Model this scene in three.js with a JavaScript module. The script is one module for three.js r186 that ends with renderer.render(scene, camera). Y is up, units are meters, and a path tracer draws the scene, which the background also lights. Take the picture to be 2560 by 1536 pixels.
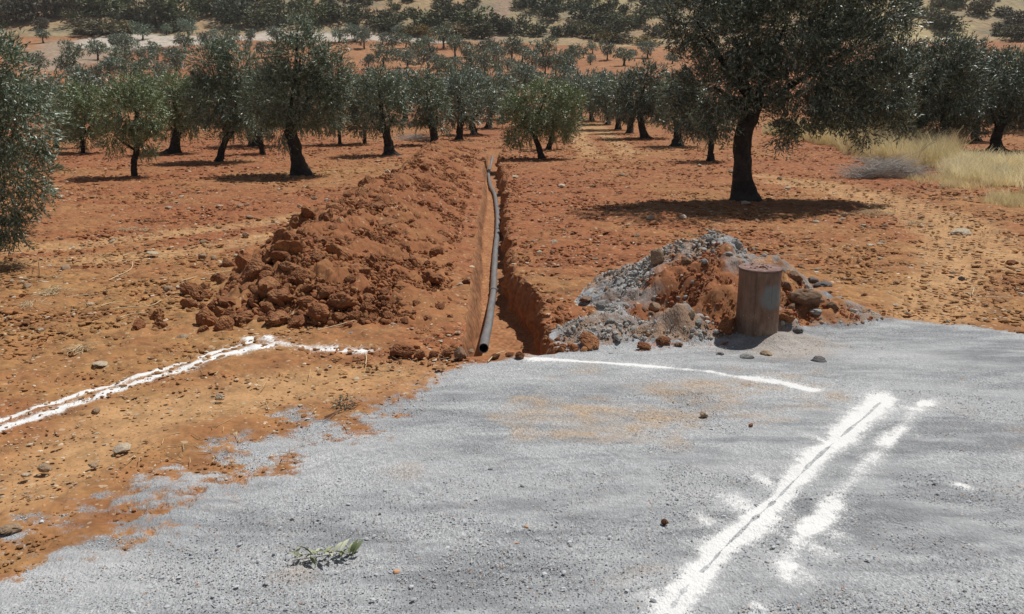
import * as THREE from 'three';
import { mergeGeometries } from 'three/addons/utils/BufferGeometryUtils.js';

// ------------------------------------------------------------------ camera, sky, sun, exposure
const scene = new THREE.Scene();
const CAM_H = 2.5, PITCH = THREE.MathUtils.degToRad(14.4), F = 2217;
const camera = new THREE.PerspectiveCamera(2 * THREE.MathUtils.radToDeg(Math.atan(768 / F)), 2560 / 1536, 0.1, 3000);
camera.position.set(0, CAM_H, 0);
camera.rotation.set(-PITCH, 0, 0);
scene.add(camera);
const SUN = new THREE.Vector3(0.37, 1, -0.36).normalize();
const skyTexture = (() => {                                        // clear summer sky: pale towards the horizon and round the sun
  const W = 512, H = 256, data = new Float32Array(W * H * 4), v = new THREE.Vector3();
  for (let j = 0; j < H; j++) for (let i = 0; i < W; i++) {
    const el = ((j + 0.5) / H - 0.5) * Math.PI, az = ((i + 0.5) / W - 0.5) * 2 * Math.PI, n = (j * W + i) * 4;
    v.set(Math.cos(az) * Math.cos(el), Math.sin(el), Math.sin(az) * Math.cos(el));
    const up = Math.max(0, v.y), hz = Math.pow(1 - up, 4), glow = Math.pow(Math.max(0, v.dot(SUN)), 12), k = v.y < 0 ? 0.5 : 1;
    data[n] = k * (0.080 + 0.16 * hz + 0.16 * glow); data[n + 1] = k * (0.106 + 0.16 * hz + 0.15 * glow); data[n + 2] = k * (0.155 + 0.145 * hz + 0.13 * glow); data[n + 3] = 1;
  }
  const t = new THREE.DataTexture(data, W, H, THREE.RGBAFormat, THREE.FloatType);
  t.mapping = THREE.EquirectangularReflectionMapping; t.magFilter = THREE.LinearFilter; t.needsUpdate = true; return t;
})();
scene.background = skyTexture;
scene.environment = skyTexture;
const sun = new THREE.DirectionalLight(new THREE.Color(1, 0.965, 0.91), 4.1);
sun.position.copy(SUN).multiplyScalar(120);
sun.target.position.set(0, 0, -20);
sun.position.add(sun.target.position);
sun.castShadow = true;
sun.shadow.mapSize.set(4096, 4096);
Object.assign(sun.shadow.camera, { left: -70, right: 70, top: 70, bottom: -70, near: 1, far: 400 });
scene.add(sun, sun.target);
const renderer = new THREE.WebGLRenderer({ antialias: true });
renderer.shadowMap.enabled = true;
renderer.toneMapping = THREE.LinearToneMapping;
renderer.toneMappingExposure = 1.0;
scene.fog = new THREE.FogExp2(new THREE.Color(0.6, 0.59, 0.57), 0.00026);

// ------------------------------------------------------------------ numbers
const rng = (s) => { s |= 0; return () => { s = (s + 0x6d2b79f5) | 0; let t = Math.imul(s ^ (s >>> 15), 1 | s); t = (t + Math.imul(t ^ (t >>> 7), 61 | t)) ^ t; return ((t ^ (t >>> 14)) >>> 0) / 4294967296; }; };
const PERM = new Uint8Array(512), VAL = new Float32Array(256);
{ const r = rng(7); const a = [...Array(256).keys()]; for (let i = 255; i > 0; i--) { const j = Math.floor(r() * (i + 1)); [a[i], a[j]] = [a[j], a[i]]; } for (let i = 0; i < 512; i++) PERM[i] = a[i & 255]; for (let i = 0; i < 256; i++) VAL[i] = r() * 2 - 1; }
const fl = Math.floor;
function N2(x, y) {                                     // value noise -1..1
  const xi = fl(x), yi = fl(y); let u = x - xi, v = y - yi; u = u * u * (3 - 2 * u); v = v * v * (3 - 2 * v);
  const X = xi & 255, Y = yi & 255, a = PERM[X] + Y, b = PERM[(X + 1) & 255] + Y;
  const n00 = VAL[PERM[a & 255]], n01 = VAL[PERM[(a + 1) & 255]], n10 = VAL[PERM[b & 255]], n11 = VAL[PERM[(b + 1) & 255]];
  return (n00 + (n10 - n00) * u) * (1 - v) + (n01 + (n11 - n01) * u) * v;
}
function N3(x, y, z) {
  const zi = fl(z); let w = z - zi; w = w * w * (3 - 2 * w);
  const a = N2(x + zi * 17.31, y + zi * 9.77), b = N2(x + (zi + 1) * 17.31, y + (zi + 1) * 9.77);
  return a + (b - a) * w;
}
function fbm(x, y, o) { let s = 0, a = 0.5, t = 0; for (let i = 0; i < o; i++) { s += a * N2(x, y); t += a; x = x * 2.03 + 13.7; y = y * 2.03 + 7.1; a *= 0.55; } return s / t; }
const hash2 = (x, y) => VAL[PERM[(PERM[x & 255] + y) & 255]] * 0.5 + 0.5;
const clamp = (x, a = 0, b = 1) => (x < a ? a : x > b ? b : x), mix = (a, b, t) => a + (b - a) * t;
const sstep = (a, b, x) => { const t = clamp((x - a) / (b - a)); return t * t * (3 - 2 * t); };
const mix3 = (a, b, t) => [a[0] + (b[0] - a[0]) * t, a[1] + (b[1] - a[1]) * t, a[2] + (b[2] - a[2]) * t];
// nearest cell point: returns [distance, cell hash] (cells of size 1)
function cells(x, y) {
  const xi = fl(x), yi = fl(y); let best = 9, id = 0;
  for (let j = -1; j <= 1; j++) for (let i = -1; i <= 1; i++) {
    const cx = xi + i, cy = yi + j, px = cx + hash2(cx, cy), py = cy + hash2(cx + 71, cy + 133), q = (px - x) ** 2 + (py - y) ** 2;
    if (q < best) { best = q; id = hash2(cx + 19, cy + 201); }
  }
  return [Math.sqrt(best), id];
}

// ------------------------------------------------------------------ the lie of the land (x to the right, d = metres in front of the camera, -z)
const PROFILE = [[-400, 0], [44, 0], [60, 0.25], [75, 0.9], [100, 2.3], [130, 4.0], [160, 5.9], [185, 9.0], [205, 12.2], [260, 31], [320, 50], [400, 66], [600, 88], [800, 105], [1200, 130], [2000, 140]];
function lie(x, d) {
  let i = 1; while (i < PROFILE.length - 1 && PROFILE[i][0] < d) i++;
  const [a, ha] = PROFILE[i - 1], [b, hb] = PROFILE[i], t = clamp((d - a) / (b - a));
  let h = ha + (hb - ha) * t;
  const far = sstep(45, 110, d);
  if (far > 0) h += far * (1.1 * N2(x * 0.012 + 3, d * 0.014) + sstep(210, 330, d) * 5 * N2(x * 0.009 + 40, d * 0.008));
  return h;
}
// trench: centre line and its two edges
const T0 = 7.95, T1 = 33;
const trenchX = (d) => -0.0217 * d - 0.005 + 0.035 * Math.sin(d * 0.62 + 1) * sstep(12, 20, d);
const nearFlare = (d) => sstep(10.2, 8.6, d);
const edgeL = (d) => trenchX(d) - 0.27 - 0.05 * nearFlare(d) + 0.045 * N2(d * 1.7, 5.5) + 0.02 * N2(d * 6, 8.5);
const edgeR = (d) => trenchX(d) + 0.29 + 0.25 * sstep(12.5, 9.6, d) + 0.06 * N2(d * 1.9, 15.5) + 0.07 * N2(d * 4.2, 28.5) + 0.06 * N2(d * 9, 38.5);
const trenchFull = (d) => 0.43 + 0.13 * sstep(14.5, 9.5, d);
const trenchDepth = (d) => trenchFull(d) * sstep(T0, T0 + 0.16, d) * sstep(T1, T1 - 3.5, d);
function spoil(x, d) {
  if (d < 7.6 || d > 38) return 0;
  const s = trenchX(d) - 0.3 - x;
  if (s < -0.05 || s > 4) return 0;
  const wide = mix(3.25, 2.4, sstep(10, 28, d)) + 0.3 * N2(d * 0.8, 3.3), top = (0.51 + 0.12 * N2(d * 0.7, 9.1)) * mix(1, 0.72, sstep(14, 30, d));
  const t = s / wide;
  if (t <= 0 || t >= 1) return 0;
  const prof = t < 0.66 ? sstep(0, 0.66, t) * 0.55 + 0.45 * t / 0.66 : sstep(1, 0.66, t);
  const front = 8.55 + 0.28 * sstep(0.2, 0.8, t) + 0.12 * N2(x * 2.2, 4.2);
  return top * prof * sstep(front, front + 1.35, d) * sstep(36, 31, d);
}
const APEX = [2.36, 10.2];
function gravelHeap(x, d) {
  const dx = x - APEX[0], dd = d - APEX[1];
  if (Math.abs(dx) > 2.6 || Math.abs(dd) > 2.6) return 0;
  const w = 0.14 * N2(x * 1.8 + 9, d * 1.8 + 4) + 0.07 * N2(x * 4.6, d * 4.6 + 50);
  const r = Math.hypot(dx / (dx < 0 ? 1.62 : 1.28), dd / (dd < 0 ? 1.85 : 1.25)) + w;
  let h = 0.86 * Math.max(0, 1 - r); h = h > 0.66 ? 0.66 + (h - 0.66) * 0.75 : h;
  // left limb running down to the trench
  const lx = x - 1.15, ld = d - 8.95, along = (lx * 0.72 + ld * 0.69), across = (-lx * 0.69 + ld * 0.72);
  h = Math.max(h, 0.26 * Math.max(0, 1 - Math.hypot(along / 1.0, across / 0.5) - w));
  // right limb of boulders and loose soil
  h = Math.max(h, 0.24 * Math.max(0, 1 - Math.hypot((x - 3.15) / 0.85, (d - 9.35) / 0.55) - w));
  // grey lump in front
  h = Math.max(h, 0.27 * Math.max(0, 1 - Math.hypot((x - 1.72) / 0.62, (d - 8.62) / 0.36) - w));
  return h;
}
const macro = (x, d) => lie(x, d) + Math.max(spoil(x, d), gravelHeap(x, d)) + casingMound(x, d);
const CASING = [2.455, 8.57];
function casingMound(x, d) { const r = Math.hypot(x - CASING[0] - 0.1, (d - CASING[1]) * 1.1); return (0.055 + 0.03 * N2(x * 6, d * 6)) * sstep(0.6, 0.15, r + 0.08 * N2(x * 9, d * 9)); }
// a pixel of the 2560 x 1536 photograph to the point of the ground it shows
function ray(px, py) {
  const u = (px - 1280) / F, v = (768 - py) / F, c = Math.cos(PITCH), s = Math.sin(PITCH);
  return [u, v * c - s, c + v * s];
}
function at(px, py, fn = macro) {
  const [u, y, w] = ray(px, py); let t = 2, step = 0.02;
  for (let i = 0; i < 6000; i++) {
    const h = fn(u * t, w * t);
    if (CAM_H + y * t <= h) { let lo = t - step, hi = t; for (let k = 0; k < 24; k++) { const m = (lo + hi) / 2; if (CAM_H + y * m <= fn(u * m, w * m)) hi = m; else lo = m; } t = hi; break; }
    step = Math.max(0.02, t * 0.004); t += step;
    if (t > 1500) break;
  }
  return { x: u * t, d: w * t, y: CAM_H + y * t, scale: t / F };   // scale: metres per photo pixel there
}
const D = 1.0352;                                                  // points read off a 2473 px wide view
const poly = (pts) => pts.map(([a, b]) => { const p = at(a * D, b * D, lie); return [p.x, p.d]; });
function polyDist(P, x, y) {                                       // signed distance, inside positive
  let best = 1e9, inside = false;
  for (let i = 0, j = P.length - 1; i < P.length; j = i++) {
    const [ax, ay] = P[j], [bx, by] = P[i], ex = bx - ax, ey = by - ay, t = clamp(((x - ax) * ex + (y - ay) * ey) / (ex * ex + ey * ey + 1e-12));
    best = Math.min(best, (ax + ex * t - x) ** 2 + (ay + ey * t - y) ** 2);
    if ((ay > y) !== (by > y) && x < ((bx - ax) * (y - ay)) / (by - ay) + ax) inside = !inside;
  }
  return (inside ? 1 : -1) * Math.sqrt(best);
}
function lineDist(P, x, y) {
  let best = 1e9, at_ = 0, side = 0;
  for (let i = 1; i < P.length; i++) {
    const [ax, ay] = P[i - 1], [bx, by] = P[i], ex = bx - ax, ey = by - ay, l2 = ex * ex + ey * ey, t = clamp(((x - ax) * ex + (y - ay) * ey) / l2), q = (ax + ex * t - x) ** 2 + (ay + ey * t - y) ** 2;
    if (q < best) { best = q; at_ = (i - 1 + t) / (P.length - 1); side = Math.sign(ex * (y - ay) - ey * (x - ax)); }
  }
  return [Math.sqrt(best), at_, side];
}
const PAD = poly([[-500, 1420], [0, 1345], [180, 1300], [330, 1235], [480, 1180], [620, 1120], [720, 1072], [770, 1015], [840, 990], [960, 945], [1075, 892], [1180, 872], [1290, 850], [1400, 820], [1560, 835], [1700, 830], [1790, 812], [1880, 790], [1960, 778], [2180, 772], [2350, 786], [2473, 802], [3000, 850], [3600, 1600], [1500, 2600], [-900, 1700]]);
const STAIN = poly([[1210, 1000], [1330, 955], [1480, 950], [1560, 985], [1680, 1010], [1700, 1040], [1560, 1062], [1380, 1065]]);
const STAIN_B = poly([[1480, 930], [1640, 905], [1900, 905], [2010, 950], [1830, 985], [1600, 960]]);
const SWIRLS = [[[1120, 1030], [1190, 1045], [1300, 1020], [1420, 1000]], [[1030, 1160], [1010, 1180], [1080, 1215], [1300, 1240], [1480, 1200], [1560, 1150], [1480, 1120], [1250, 1130]], [[620, 1180], [820, 1120], [960, 1090]], [[2180, 1240], [2330, 1290], [2440, 1330]], [[1700, 1440], [1850, 1410], [2050, 1440]], [[900, 1340], [1100, 1325], [1250, 1340]]].map((l) => poly(l));
const CHALK = [
  { pts: [[-160, 1062], [0, 1012], [140, 968], [280, 922], [420, 882], [520, 853], [610, 822], [650, 818]], w: 0.036, k: 0 },
  { pts: [[-160, 1092], [0, 1036], [140, 990], [250, 950], [380, 908], [500, 868], [640, 836]], w: 0.05, k: 0 },
  { pts: [[605, 818], [660, 826], [720, 836], [800, 845], [850, 848], [905, 845]], w: 0.045, k: 1 },
  { pts: [[1290, 866], [1360, 872], [1480, 882], [1580, 890], [1700, 902], [1800, 914], [1900, 930], [1960, 945]], w: 0.036, k: 2 },
  { pts: [[2140, 960], [2060, 1035], [1990, 1095], [1900, 1180], [1830, 1245], [1740, 1330], [1660, 1420], [1600, 1495], [1530, 1570]], w: 0.074, k: 3 },
  { pts: [[2240, 970], [2200, 1000], [2160, 1060], [2080, 1140], [2010, 1210], [1950, 1285], [1900, 1350], [1905, 1400]], w: 0.06, k: 4 },
].map((c) => { const pts = poly(c.pts); let len = 0; for (let i = 1; i < pts.length; i++) len += Math.hypot(pts[i][0] - pts[i - 1][0], pts[i][1] - pts[i - 1][1]); return { ...c, pts, len }; });
const CHALK_BLOB = [[2205, 985, 0.10, 4], [2180, 1045, 0.07, 4], [1985, 1275, 0.1, 4], [1950, 1312, 0.10, 4], [1805, 1220, 0.16, 3], [1700, 1255, 0.08, 3], [1850, 1160, 0.12, 3], [1620, 1470, 0.14, 3], [1990, 1070, 0.1, 3], [2110, 975, 0.08, 3], [1920, 1390, 0.09, 4], [1840, 1475, 0.06, 4], [2320, 1170, 0.05, 4], [640, 822, 0.1, 0], [870, 848, 0.08, 1]].map(([a, b, r, k]) => { const p = at(a * D, b * D, lie); return [p.x, p.d, r, k]; });
const CB = CHALK.map((c) => { const xs = c.pts.map((p) => p[0]), ds = c.pts.map((p) => p[1]); return [Math.min(...xs) - 0.6, Math.max(...xs) + 0.6, Math.min(...ds) - 0.6, Math.max(...ds) + 0.6]; });
// how thick the chalk powder lies here: [0..1, which line]
function chalk(x, d) {
  if (d > 11 || d < 2.8) return [0, -1];
  let s = 0, k = -1;
  for (let i = 0; i < CHALK.length; i++) {
    const b = CB[i];
    if (x < b[0] || x > b[1] || d < b[2] || d > b[3]) continue;
    const c = CHALK[i], [q, t, side] = lineDist(c.pts, x, d), along = t * c.len;
    const w = c.w * (1 + 0.35 * N2(along * 2.1, 7 + i * 3 + side) + 0.3 * N2(along * 6.3, 17 + i * 3 + side * 2));
    let v = 1.25 * Math.exp(-Math.pow(q / (w * 1.05), 2)) + 0.5 * Math.exp(-Math.pow(q / (w * 2.4), 2)) * clamp(0.5 + 0.9 * N2(along * 3.1, 31 + side * 9 + i)) ;
    if (c.k === 0) v -= 0.2 * Math.exp(-Math.pow(q / (w * 2.4), 2));
    if (c.k === 4) v *= clamp(0.62 + 0.75 * N2(along * 2.3, 3) + 0.3 * N2(along * 8, 5), 0.3);
    if (c.k === 1) v *= clamp(0.8 + 0.6 * N2(along * 6, 8));
    if (c.k === 2) v *= clamp(0.85 + 0.8 * N2(along * 3, 40) + 0.25 * N2(along * 13, 41), 0.3);
    if (c.k === 3) { const g = q - 0.009 * (1 + N2(along * 11, 1)); if (g < 0 && N2(along * 5, 9) > -0.5) v *= 0.2; }
    if (v > s) { s = v; k = c.k; }
  }
  for (const [cx, cd, r, ck] of CHALK_BLOB) {
    const q = Math.hypot(x - cx + 0.4 * (d - cd) * (ck > 2 ? 1 : 0), (d - cd) * 0.7);
    if (q < r * 2.6) { const v = (ck === 3 ? 0.62 : 0.9) * Math.exp(-Math.pow(q / (r * 0.95), 2)) * clamp(0.8 + 0.9 * fbm(x * 8, d * 8, 2)); if (v > s) { s = v; k = ck; } }
  }
  s += s > 0.03 ? s * 0.35 * fbm(x * 13, d * 17, 2) : 0;
  return [s > 0.05 ? s : 0, k];
}
function padMask(x, d) {
  if (d > 11.5) return 0;
  const sd = polyDist(PAD, x, d); if (sd > 1) return 1; if (sd < -1) return 0;
  const sharp = x > 2.6 && d > 7 ? 0.3 : mix(1, 0.45, sstep(5.4, 7.6, d));
  return sstep(-0.2 * sharp, 0.2 * sharp, sd + sharp * (0.22 * N2(x * 1.1, d * 1.3) + (d < 6.6 ? 0.85 : 0.5) * fbm(x * 3.4, d * 5 + 90, 3) + 0.22 * N2(x * 17, d * 23) + 0.26 * (hash2(fl(x * 130), fl(d * 95)) - 0.5)) - 0.02);
}
const TRACKS = [[[-100, 615], [200, 590], [450, 560], [700, 528], [900, 492]], [[-100, 640], [250, 625], [500, 600], [640, 570]], [[2473, 640], [2330, 540], [2150, 480], [1980, 440], [1850, 425]], [[2240, 765], [2300, 660], [2290, 575], [2180, 510], [2020, 460], [1880, 440]], [[1430, 380], [1400, 330], [1420, 300]], [[1520, 372], [1470, 330], [1440, 300]], [[0, 1180], [350, 1000], [700, 930], [1000, 905]]].map((l) => poly(l));
const TRACK_W = [0.45, 0.4, 0.6, 0.5, 0.5, 0.5, 0.5];
function trackMask(x, d) { let m = 0; for (let i = 0; i < TRACKS.length; i++) { const q = lineDist(TRACKS[i], x, d)[0]; if (q < TRACK_W[i] * 2) m = Math.max(m, 1 - q / TRACK_W[i] * 0.7); } return clamp(m); }
function heapRed(x, d) {                                           // the red soil on the grey heap
  const q = Math.min(Math.hypot((x - 1.95) / 0.62, (d - 9.25) / 0.62), Math.hypot((x - 2.35) / 0.35, (d - 8.85) / 0.5), Math.hypot((x - 1.62) / 0.4, (d - 8.95) / 0.25), Math.hypot((x - 3.1) / 0.6, (d - 9.35) / 0.5));
  return sstep(1.2, 0.65, q + 0.5 * fbm(x * 3.4, d * 3.4, 3) + 0.25 * fbm(x * 14, d * 14, 2));
}
// how rough the ground lies
function rough(x, d) {
  if (d < 2.5 || d > 70) return 0.6;
  const t = trackMask(x, d);
  let r = mix(1, 0.3, t) * mix(0.45, 1, sstep(6.6, 8.6, d));
  return r;
}
function micro(x, d, pad, sp, gh) {
  if (d < -30) return 0;
  const r = rough(x, d) * mix(1, 0.22, pad);
  let h = 1.35 * r * (0.022 * N2(x * 1.3, d * 1.3 + 4) + 0.018 * N2(x * 4.1, d * 5.2) + 0.014 * N2(x * 11, d * 13 + 20) + 0.008 * N2(x * 24, d * 26));
  h -= 0.03 * sstep(0.3, 0.8, trackMask(x, d)) * (d > 4 && d < 40 ? 1 : 0);
  if (pad > 0.5 && d < 9 && d > 3) for (const l of SWIRLS) { const q = lineDist(l, x, d)[0]; if (q < 0.3) h += 0.016 * sstep(0.28, 0.05, q) * (0.7 + 0.5 * N2(x * 5, d * 5)); }
  h += pad * (0.018 * N2(x * 0.9 + 5, d * 1.2) + 0.008 * N2(x * 3 + 5, d * 7));
  if (sp > 0.03) h += Math.min(1, sp * 6) * (0.07 * N2(x * 2.6 + 30, d * 2.6) + 0.06 * N2(x * 6 + 3, d * 6) + 0.045 * N2(x * 14, d * 14) + 0.025 * N2(x * 30, d * 30));
  if (gh > 0.03) h += Math.min(1, gh * 6) * (0.05 * N2(x * 3.6 + 30, d * 3.6) + 0.05 * N2(x * 9 + 3, d * 9) + 0.035 * N2(x * 20, d * 20));
  return h;
}
const C = {
  red: [0.30, 0.109, 0.041], deep: [0.18, 0.062, 0.024], tan: [0.36, 0.186, 0.070], dust: [0.46, 0.265, 0.12], pale: [0.55, 0.42, 0.28],
  gravel: [0.425, 0.434, 0.445], gravelDark: [0.25, 0.257, 0.27], gravelPale: [0.55, 0.556, 0.56], stain: [0.45, 0.345, 0.25], chalk: [0.80, 0.80, 0.79],
};
function soilColor(x, d) {
  const big = fbm(x * 0.22 + 11, d * 0.22, 2), mid = fbm(x * 1.7, d * 1.7 + 33, 3), small = fbm(x * 9 + 70, d * 9, 2);
  let tan = 0.34 + 0.75 * big + 0.45 * mid + 0.25 * N2(x * 0.7 + 5, d * 4.5);
  tan += 0.55 * sstep(-0.8, -3.5, x) * sstep(15, 6, d) + 0.4 * sstep(3.2, 5.5, x) * sstep(24, 9, d) - 0.25 * sstep(20, 30, d) * sstep(60, 40, d);
  tan -= 0.5 * sstep(3.4, 0.6, Math.abs(x - trenchX(d) - 0.6)) * sstep(6.5, 8.5, d) * sstep(34, 26, d);
  let c = mix3(C.red, C.tan, clamp(tan));
  c = mix3(c, C.deep, clamp(0.85 * fbm(x * 3.3 + 7, d * 7.3, 3) - 0.02));
  c = mix3(c, C.dust, 0.95 * sstep(0.1, 0.75, trackMask(x, d)) * clamp(0.85 + 0.6 * mid));
  const k = 1 + 0.26 * small + 0.14 * N2(x * 40, d * 40);
  return [c[0] * k, c[1] * k, c[2] * k];
}
// base colour and fine height of the near ground
function groundLook(x, d, out) {
  const pad = padMask(x, d), sp = spoil(x, d), gh = gravelHeap(x, d);
  let c = soilColor(x, d), h = 0;
  const cellA = cells(x * 13, d * 13), cellB = cells(x * 34, d * 34);
  h = 0.5 + 0.22 * fbm(x * 7, d * 7, 3) + 0.16 * (1 - cellA[0]) * (cellA[1] > 0.45 ? 1 : 0) + 0.12 * (1 - cellB[0]);
  if (sp > 0.02) { const s = Math.min(1, sp * 5); c = mix3(c, mix3([0.25, 0.086, 0.031], C.tan, clamp(0.1 + 0.7 * fbm(x * 2, d * 2, 3))), s * 0.7); }
  if (cellA[1] > 0.955 && cellA[0] + 0.16 * N2(x * 30, d * 30) < 0.26 && pad < 0.5) c = mix3(c, C.pale, 0.6);
  if (cellB[1] > 0.94 && cellB[0] + 0.2 * N2(x * 70, d * 70) < 0.32 && pad < 0.5) c = mix3(c, C.pale, 0.6);
  let g = pad;
  if (gh > 0.01) g = Math.max(g, 1) * (1 - heapRed(x, d));
  if (d < 11.5 && gh <= 0.01 && pad > 0) g = pad;
  if (g > 0.002) {
    const blot = fbm(x * 0.9 + 3, d * 1.5, 3), streak = fbm(x * 2.2 + d * 0.4, d * 9, 3);
    let gc = mix3(C.gravel, C.gravelDark, clamp(0.4 + 0.85 * blot + 1.15 * streak + 0.25 * N2(x * 5 + d * 3, d * 26)));
    gc = mix3(gc, C.gravelPale, clamp(-0.16 - 0.9 * fbm(x * 0.8 + 50, d * 2.2 + 20, 3) + 0.7 * streak));
    if (d < 10) {
      let sw = 0; for (const l of SWIRLS) { const q = lineDist(l, x, d)[0]; if (q < 0.5) sw = Math.max(sw, sstep(0.26, 0.03, q + 0.2 * fbm(x * 5, d * 12, 3)) * (0.5 + 0.5 * Math.sin(q * 60))); }
      gc = mix3(gc, C.gravelDark, sw * (0.28 + 0.5 * N2(x * 22, d * 30)));
      const st = Math.max(sstep(-0.25, 0.2, polyDist(STAIN, x, d) - 0.08 + 0.7 * fbm(x * 2.6, d * 4, 3)) * (0.62 + 0.5 * N2(x * 9, d * 12)), sstep(-0.2, 0.2, polyDist(STAIN_B, x, d) + 0.6 * fbm(x * 3 + 8, d * 4, 3)) * (0.4 + 0.4 * N2(x * 8, d * 11)), clamp(fbm(x * 1.6 + 90, d * 2.4, 3) * 2.2 - 0.85) * 0.5, sstep(0.8, 0.25, Math.hypot(x - CASING[0] - 0.15, (d - CASING[1] + 0.35) * 1.2) + 0.3 * fbm(x * 5, d * 5, 2)) * 0.4);
      gc = mix3(gc, C.stain, clamp(st));
    }
    const g1 = hash2(fl(x * 170 + 0.4 * N2(x * 60, d * 60)) + 7, fl(d * 100)), g2 = hash2(fl(x * 80) + 3, fl(d * 52)), dusty = clamp(0.65 + 1.3 * fbm(x * 0.9 + 70, d * 2.2, 3), 0.2, 1), gr = 0.9 + 0.14 * cellB[1] * (cellB[0] < 0.45 ? 1 : 0.5) + dusty * (0.46 * (g1 - 0.5) + 0.26 * (g2 - 0.5)) + (g1 > 0.94 ? 0.25 : 0);
    if (gh > 0.03) gc = mix3([gc[0] * 0.82, gc[1] * 0.82, gc[2] * 0.82], [0.33, 0.215, 0.145], clamp(0.5 + 1.5 * fbm(x * 3.3 + 61, d * 3.3, 3)));
    gc = [gc[0] * gr, gc[1] * gr, gc[2] * gr];
    c = mix3(c, gc, g);
    h = mix(h, 0.38 + 0.05 * streak + 0.1 * (1 - cellB[0]) * (0.4 + cellB[1]) + 0.2 * (g1 - 0.4) + 0.12 * (g2 - 0.5), g * 0.9);
  }
  const [ck] = chalk(x, d);
  if (ck > 0) { const gg = hash2(fl(x * 160), fl(d * 100)) - 0.5, t = clamp(0.35 * sstep(0.05, 0.6, ck) + 0.65 * sstep(0.2, 0.85, ck * (1 + 0.35 * N2(x * 26, d * 26)) + 0.8 * gg * (1.2 - ck) + 0.25 * N2(x * 60, d * 60))); c = mix3(c, C.chalk, t); h = mix(h, h * 0.7 + 0.2, t); }
  out[0] = c[0]; out[1] = c[1]; out[2] = c[2]; out[3] = clamp(h);
}

// ------------------------------------------------------------------ textures
const toS = new Uint8Array(4097); for (let i = 0; i <= 4096; i++) { const l = i / 4096; toS[i] = Math.round(255 * (l <= 0.0031308 ? l * 12.92 : 1.055 * l ** (1 / 2.4) - 0.055)); }
const s8 = (l) => toS[clamp(l) * 4096 | 0];
function paint(W, H, look, wrap = THREE.MirroredRepeatWrapping) {  // look(u, v, out): linear rgb + height
  const col = new Uint8Array(W * H * 4), hgt = new Uint8Array(W * H), o = [0, 0, 0, 0];
  for (let j = 0; j < H; j++) for (let i = 0; i < W; i++) {
    look((i + 0.5) / W, (j + 0.5) / H, o); const n = j * W + i;
    col[n * 4] = s8(o[0]); col[n * 4 + 1] = s8(o[1]); col[n * 4 + 2] = s8(o[2]); col[n * 4 + 3] = 255; hgt[n] = o[3] * 255;
  }
  const map = new THREE.DataTexture(col, W, H, THREE.RGBAFormat), bump = new THREE.DataTexture(hgt, W, H, THREE.RedFormat);
  map.colorSpace = THREE.SRGBColorSpace;
  for (const t of [map, bump]) { t.wrapS = t.wrapT = wrap; t.magFilter = THREE.LinearFilter; t.minFilter = THREE.LinearMipmapLinearFilter; t.generateMipmaps = true; t.needsUpdate = true; }
  return { map, bumpMap: bump };
}
const ZONES = [{ x0: -5.7, x1: 0.35, a: 3.1, b: 9.6, w: 2048, h: 2048, bump: 0.026 }, { x0: -0.65, x1: 5.7, a: 3.1, b: 9.6, w: 2048, h: 2048, bump: 0.026 }, { x0: -14.5, x1: 14.5, a: 9.6, b: 22, w: 2048, h: 1024, bump: 0.07 }, { x0: -44, x1: 44, a: 22, b: 62, w: 2048, h: 1024, bump: 0.12 }];
for (const z of ZONES) {
  const t = paint(z.w, z.h, (u, v, o) => groundLook(mix(z.x0, z.x1, u), z.a + v * (z.b - z.a), o));
  z.mat = new THREE.MeshStandardMaterial({ name: 'red_soil_and_gravel', ...t, bumpScale: z.bump, roughness: 0.96 });
}
const tileLook = (base, alt, freq) => (u, v, o) => {               // soil that wraps round: blends four shifted copies
  const f = (x, y) => { const c = mix3(base, alt, clamp(0.5 + 0.8 * fbm(x * freq, y * freq, 4))), k = 0.86 + 0.3 * N2(x * freq * 9, y * freq * 9), q = cells(x * freq * 3, y * freq * 3); return [c[0] * k, c[1] * k, c[2] * k, clamp(0.5 + 0.3 * fbm(x * freq * 1.3, y * freq * 1.3, 4) + 0.25 * (0.6 - q[0]))]; };
  const a = f(u, v), b = f(u + 1, v), e = f(u, v + 1), g = f(u + 1, v + 1), s = sstep(0.8, 1, u), t = sstep(0.8, 1, v);
  for (let i = 0; i < 4; i++) o[i] = mix(mix(a[i], f2(b, i, u, v), 0), a[i], 1) * 1;
  if (s > 0 || t > 0) { const a2 = f(u - 1, v), e2 = f(u, v - 1), g2 = f(u - 1, v - 1); for (let i = 0; i < 4; i++) o[i] = mix(mix(a[i], a2[i], s), mix(e2[i], g2[i], s), t); }
};
const f2 = (b, i) => b[i];
const tile = (base, alt, freq, bump, extra = {}, size = 512) => new THREE.MeshStandardMaterial({ ...paint(size, size, tileLook(base, alt, freq), THREE.RepeatWrapping), bumpScale: bump, roughness: 0.95, ...extra });
const M = {
  trench: tile([0.33, 0.132, 0.052], [0.43, 0.205, 0.087], 7, 0.05, { name: 'cut_soil' }),
  clod: tile([0.27, 0.096, 0.036], [0.38, 0.172, 0.066], 5, 0.05, { name: 'dry_clod', vertexColors: true }),
  stone: tile([0.72, 0.7, 0.66], [0.95, 0.93, 0.9], 4, 0.012, { name: 'field_stone' }),
  bark: tile([0.03, 0.025, 0.022], [0.085, 0.072, 0.06], 9, 0.06, { name: 'olive_bark' }),
};
const stoneMats = new Map();
function stoneMat(c) { const k = c.join(); if (!stoneMats.has(k)) { const m = M.stone.clone(); m.color.setRGB(...c); m.name = 'field_stone'; stoneMats.set(k, m); } return stoneMats.get(k); }
M.instStone = new THREE.MeshStandardMaterial({ name: 'small_stone', roughness: 0.92, color: 0xffffff });

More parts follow.
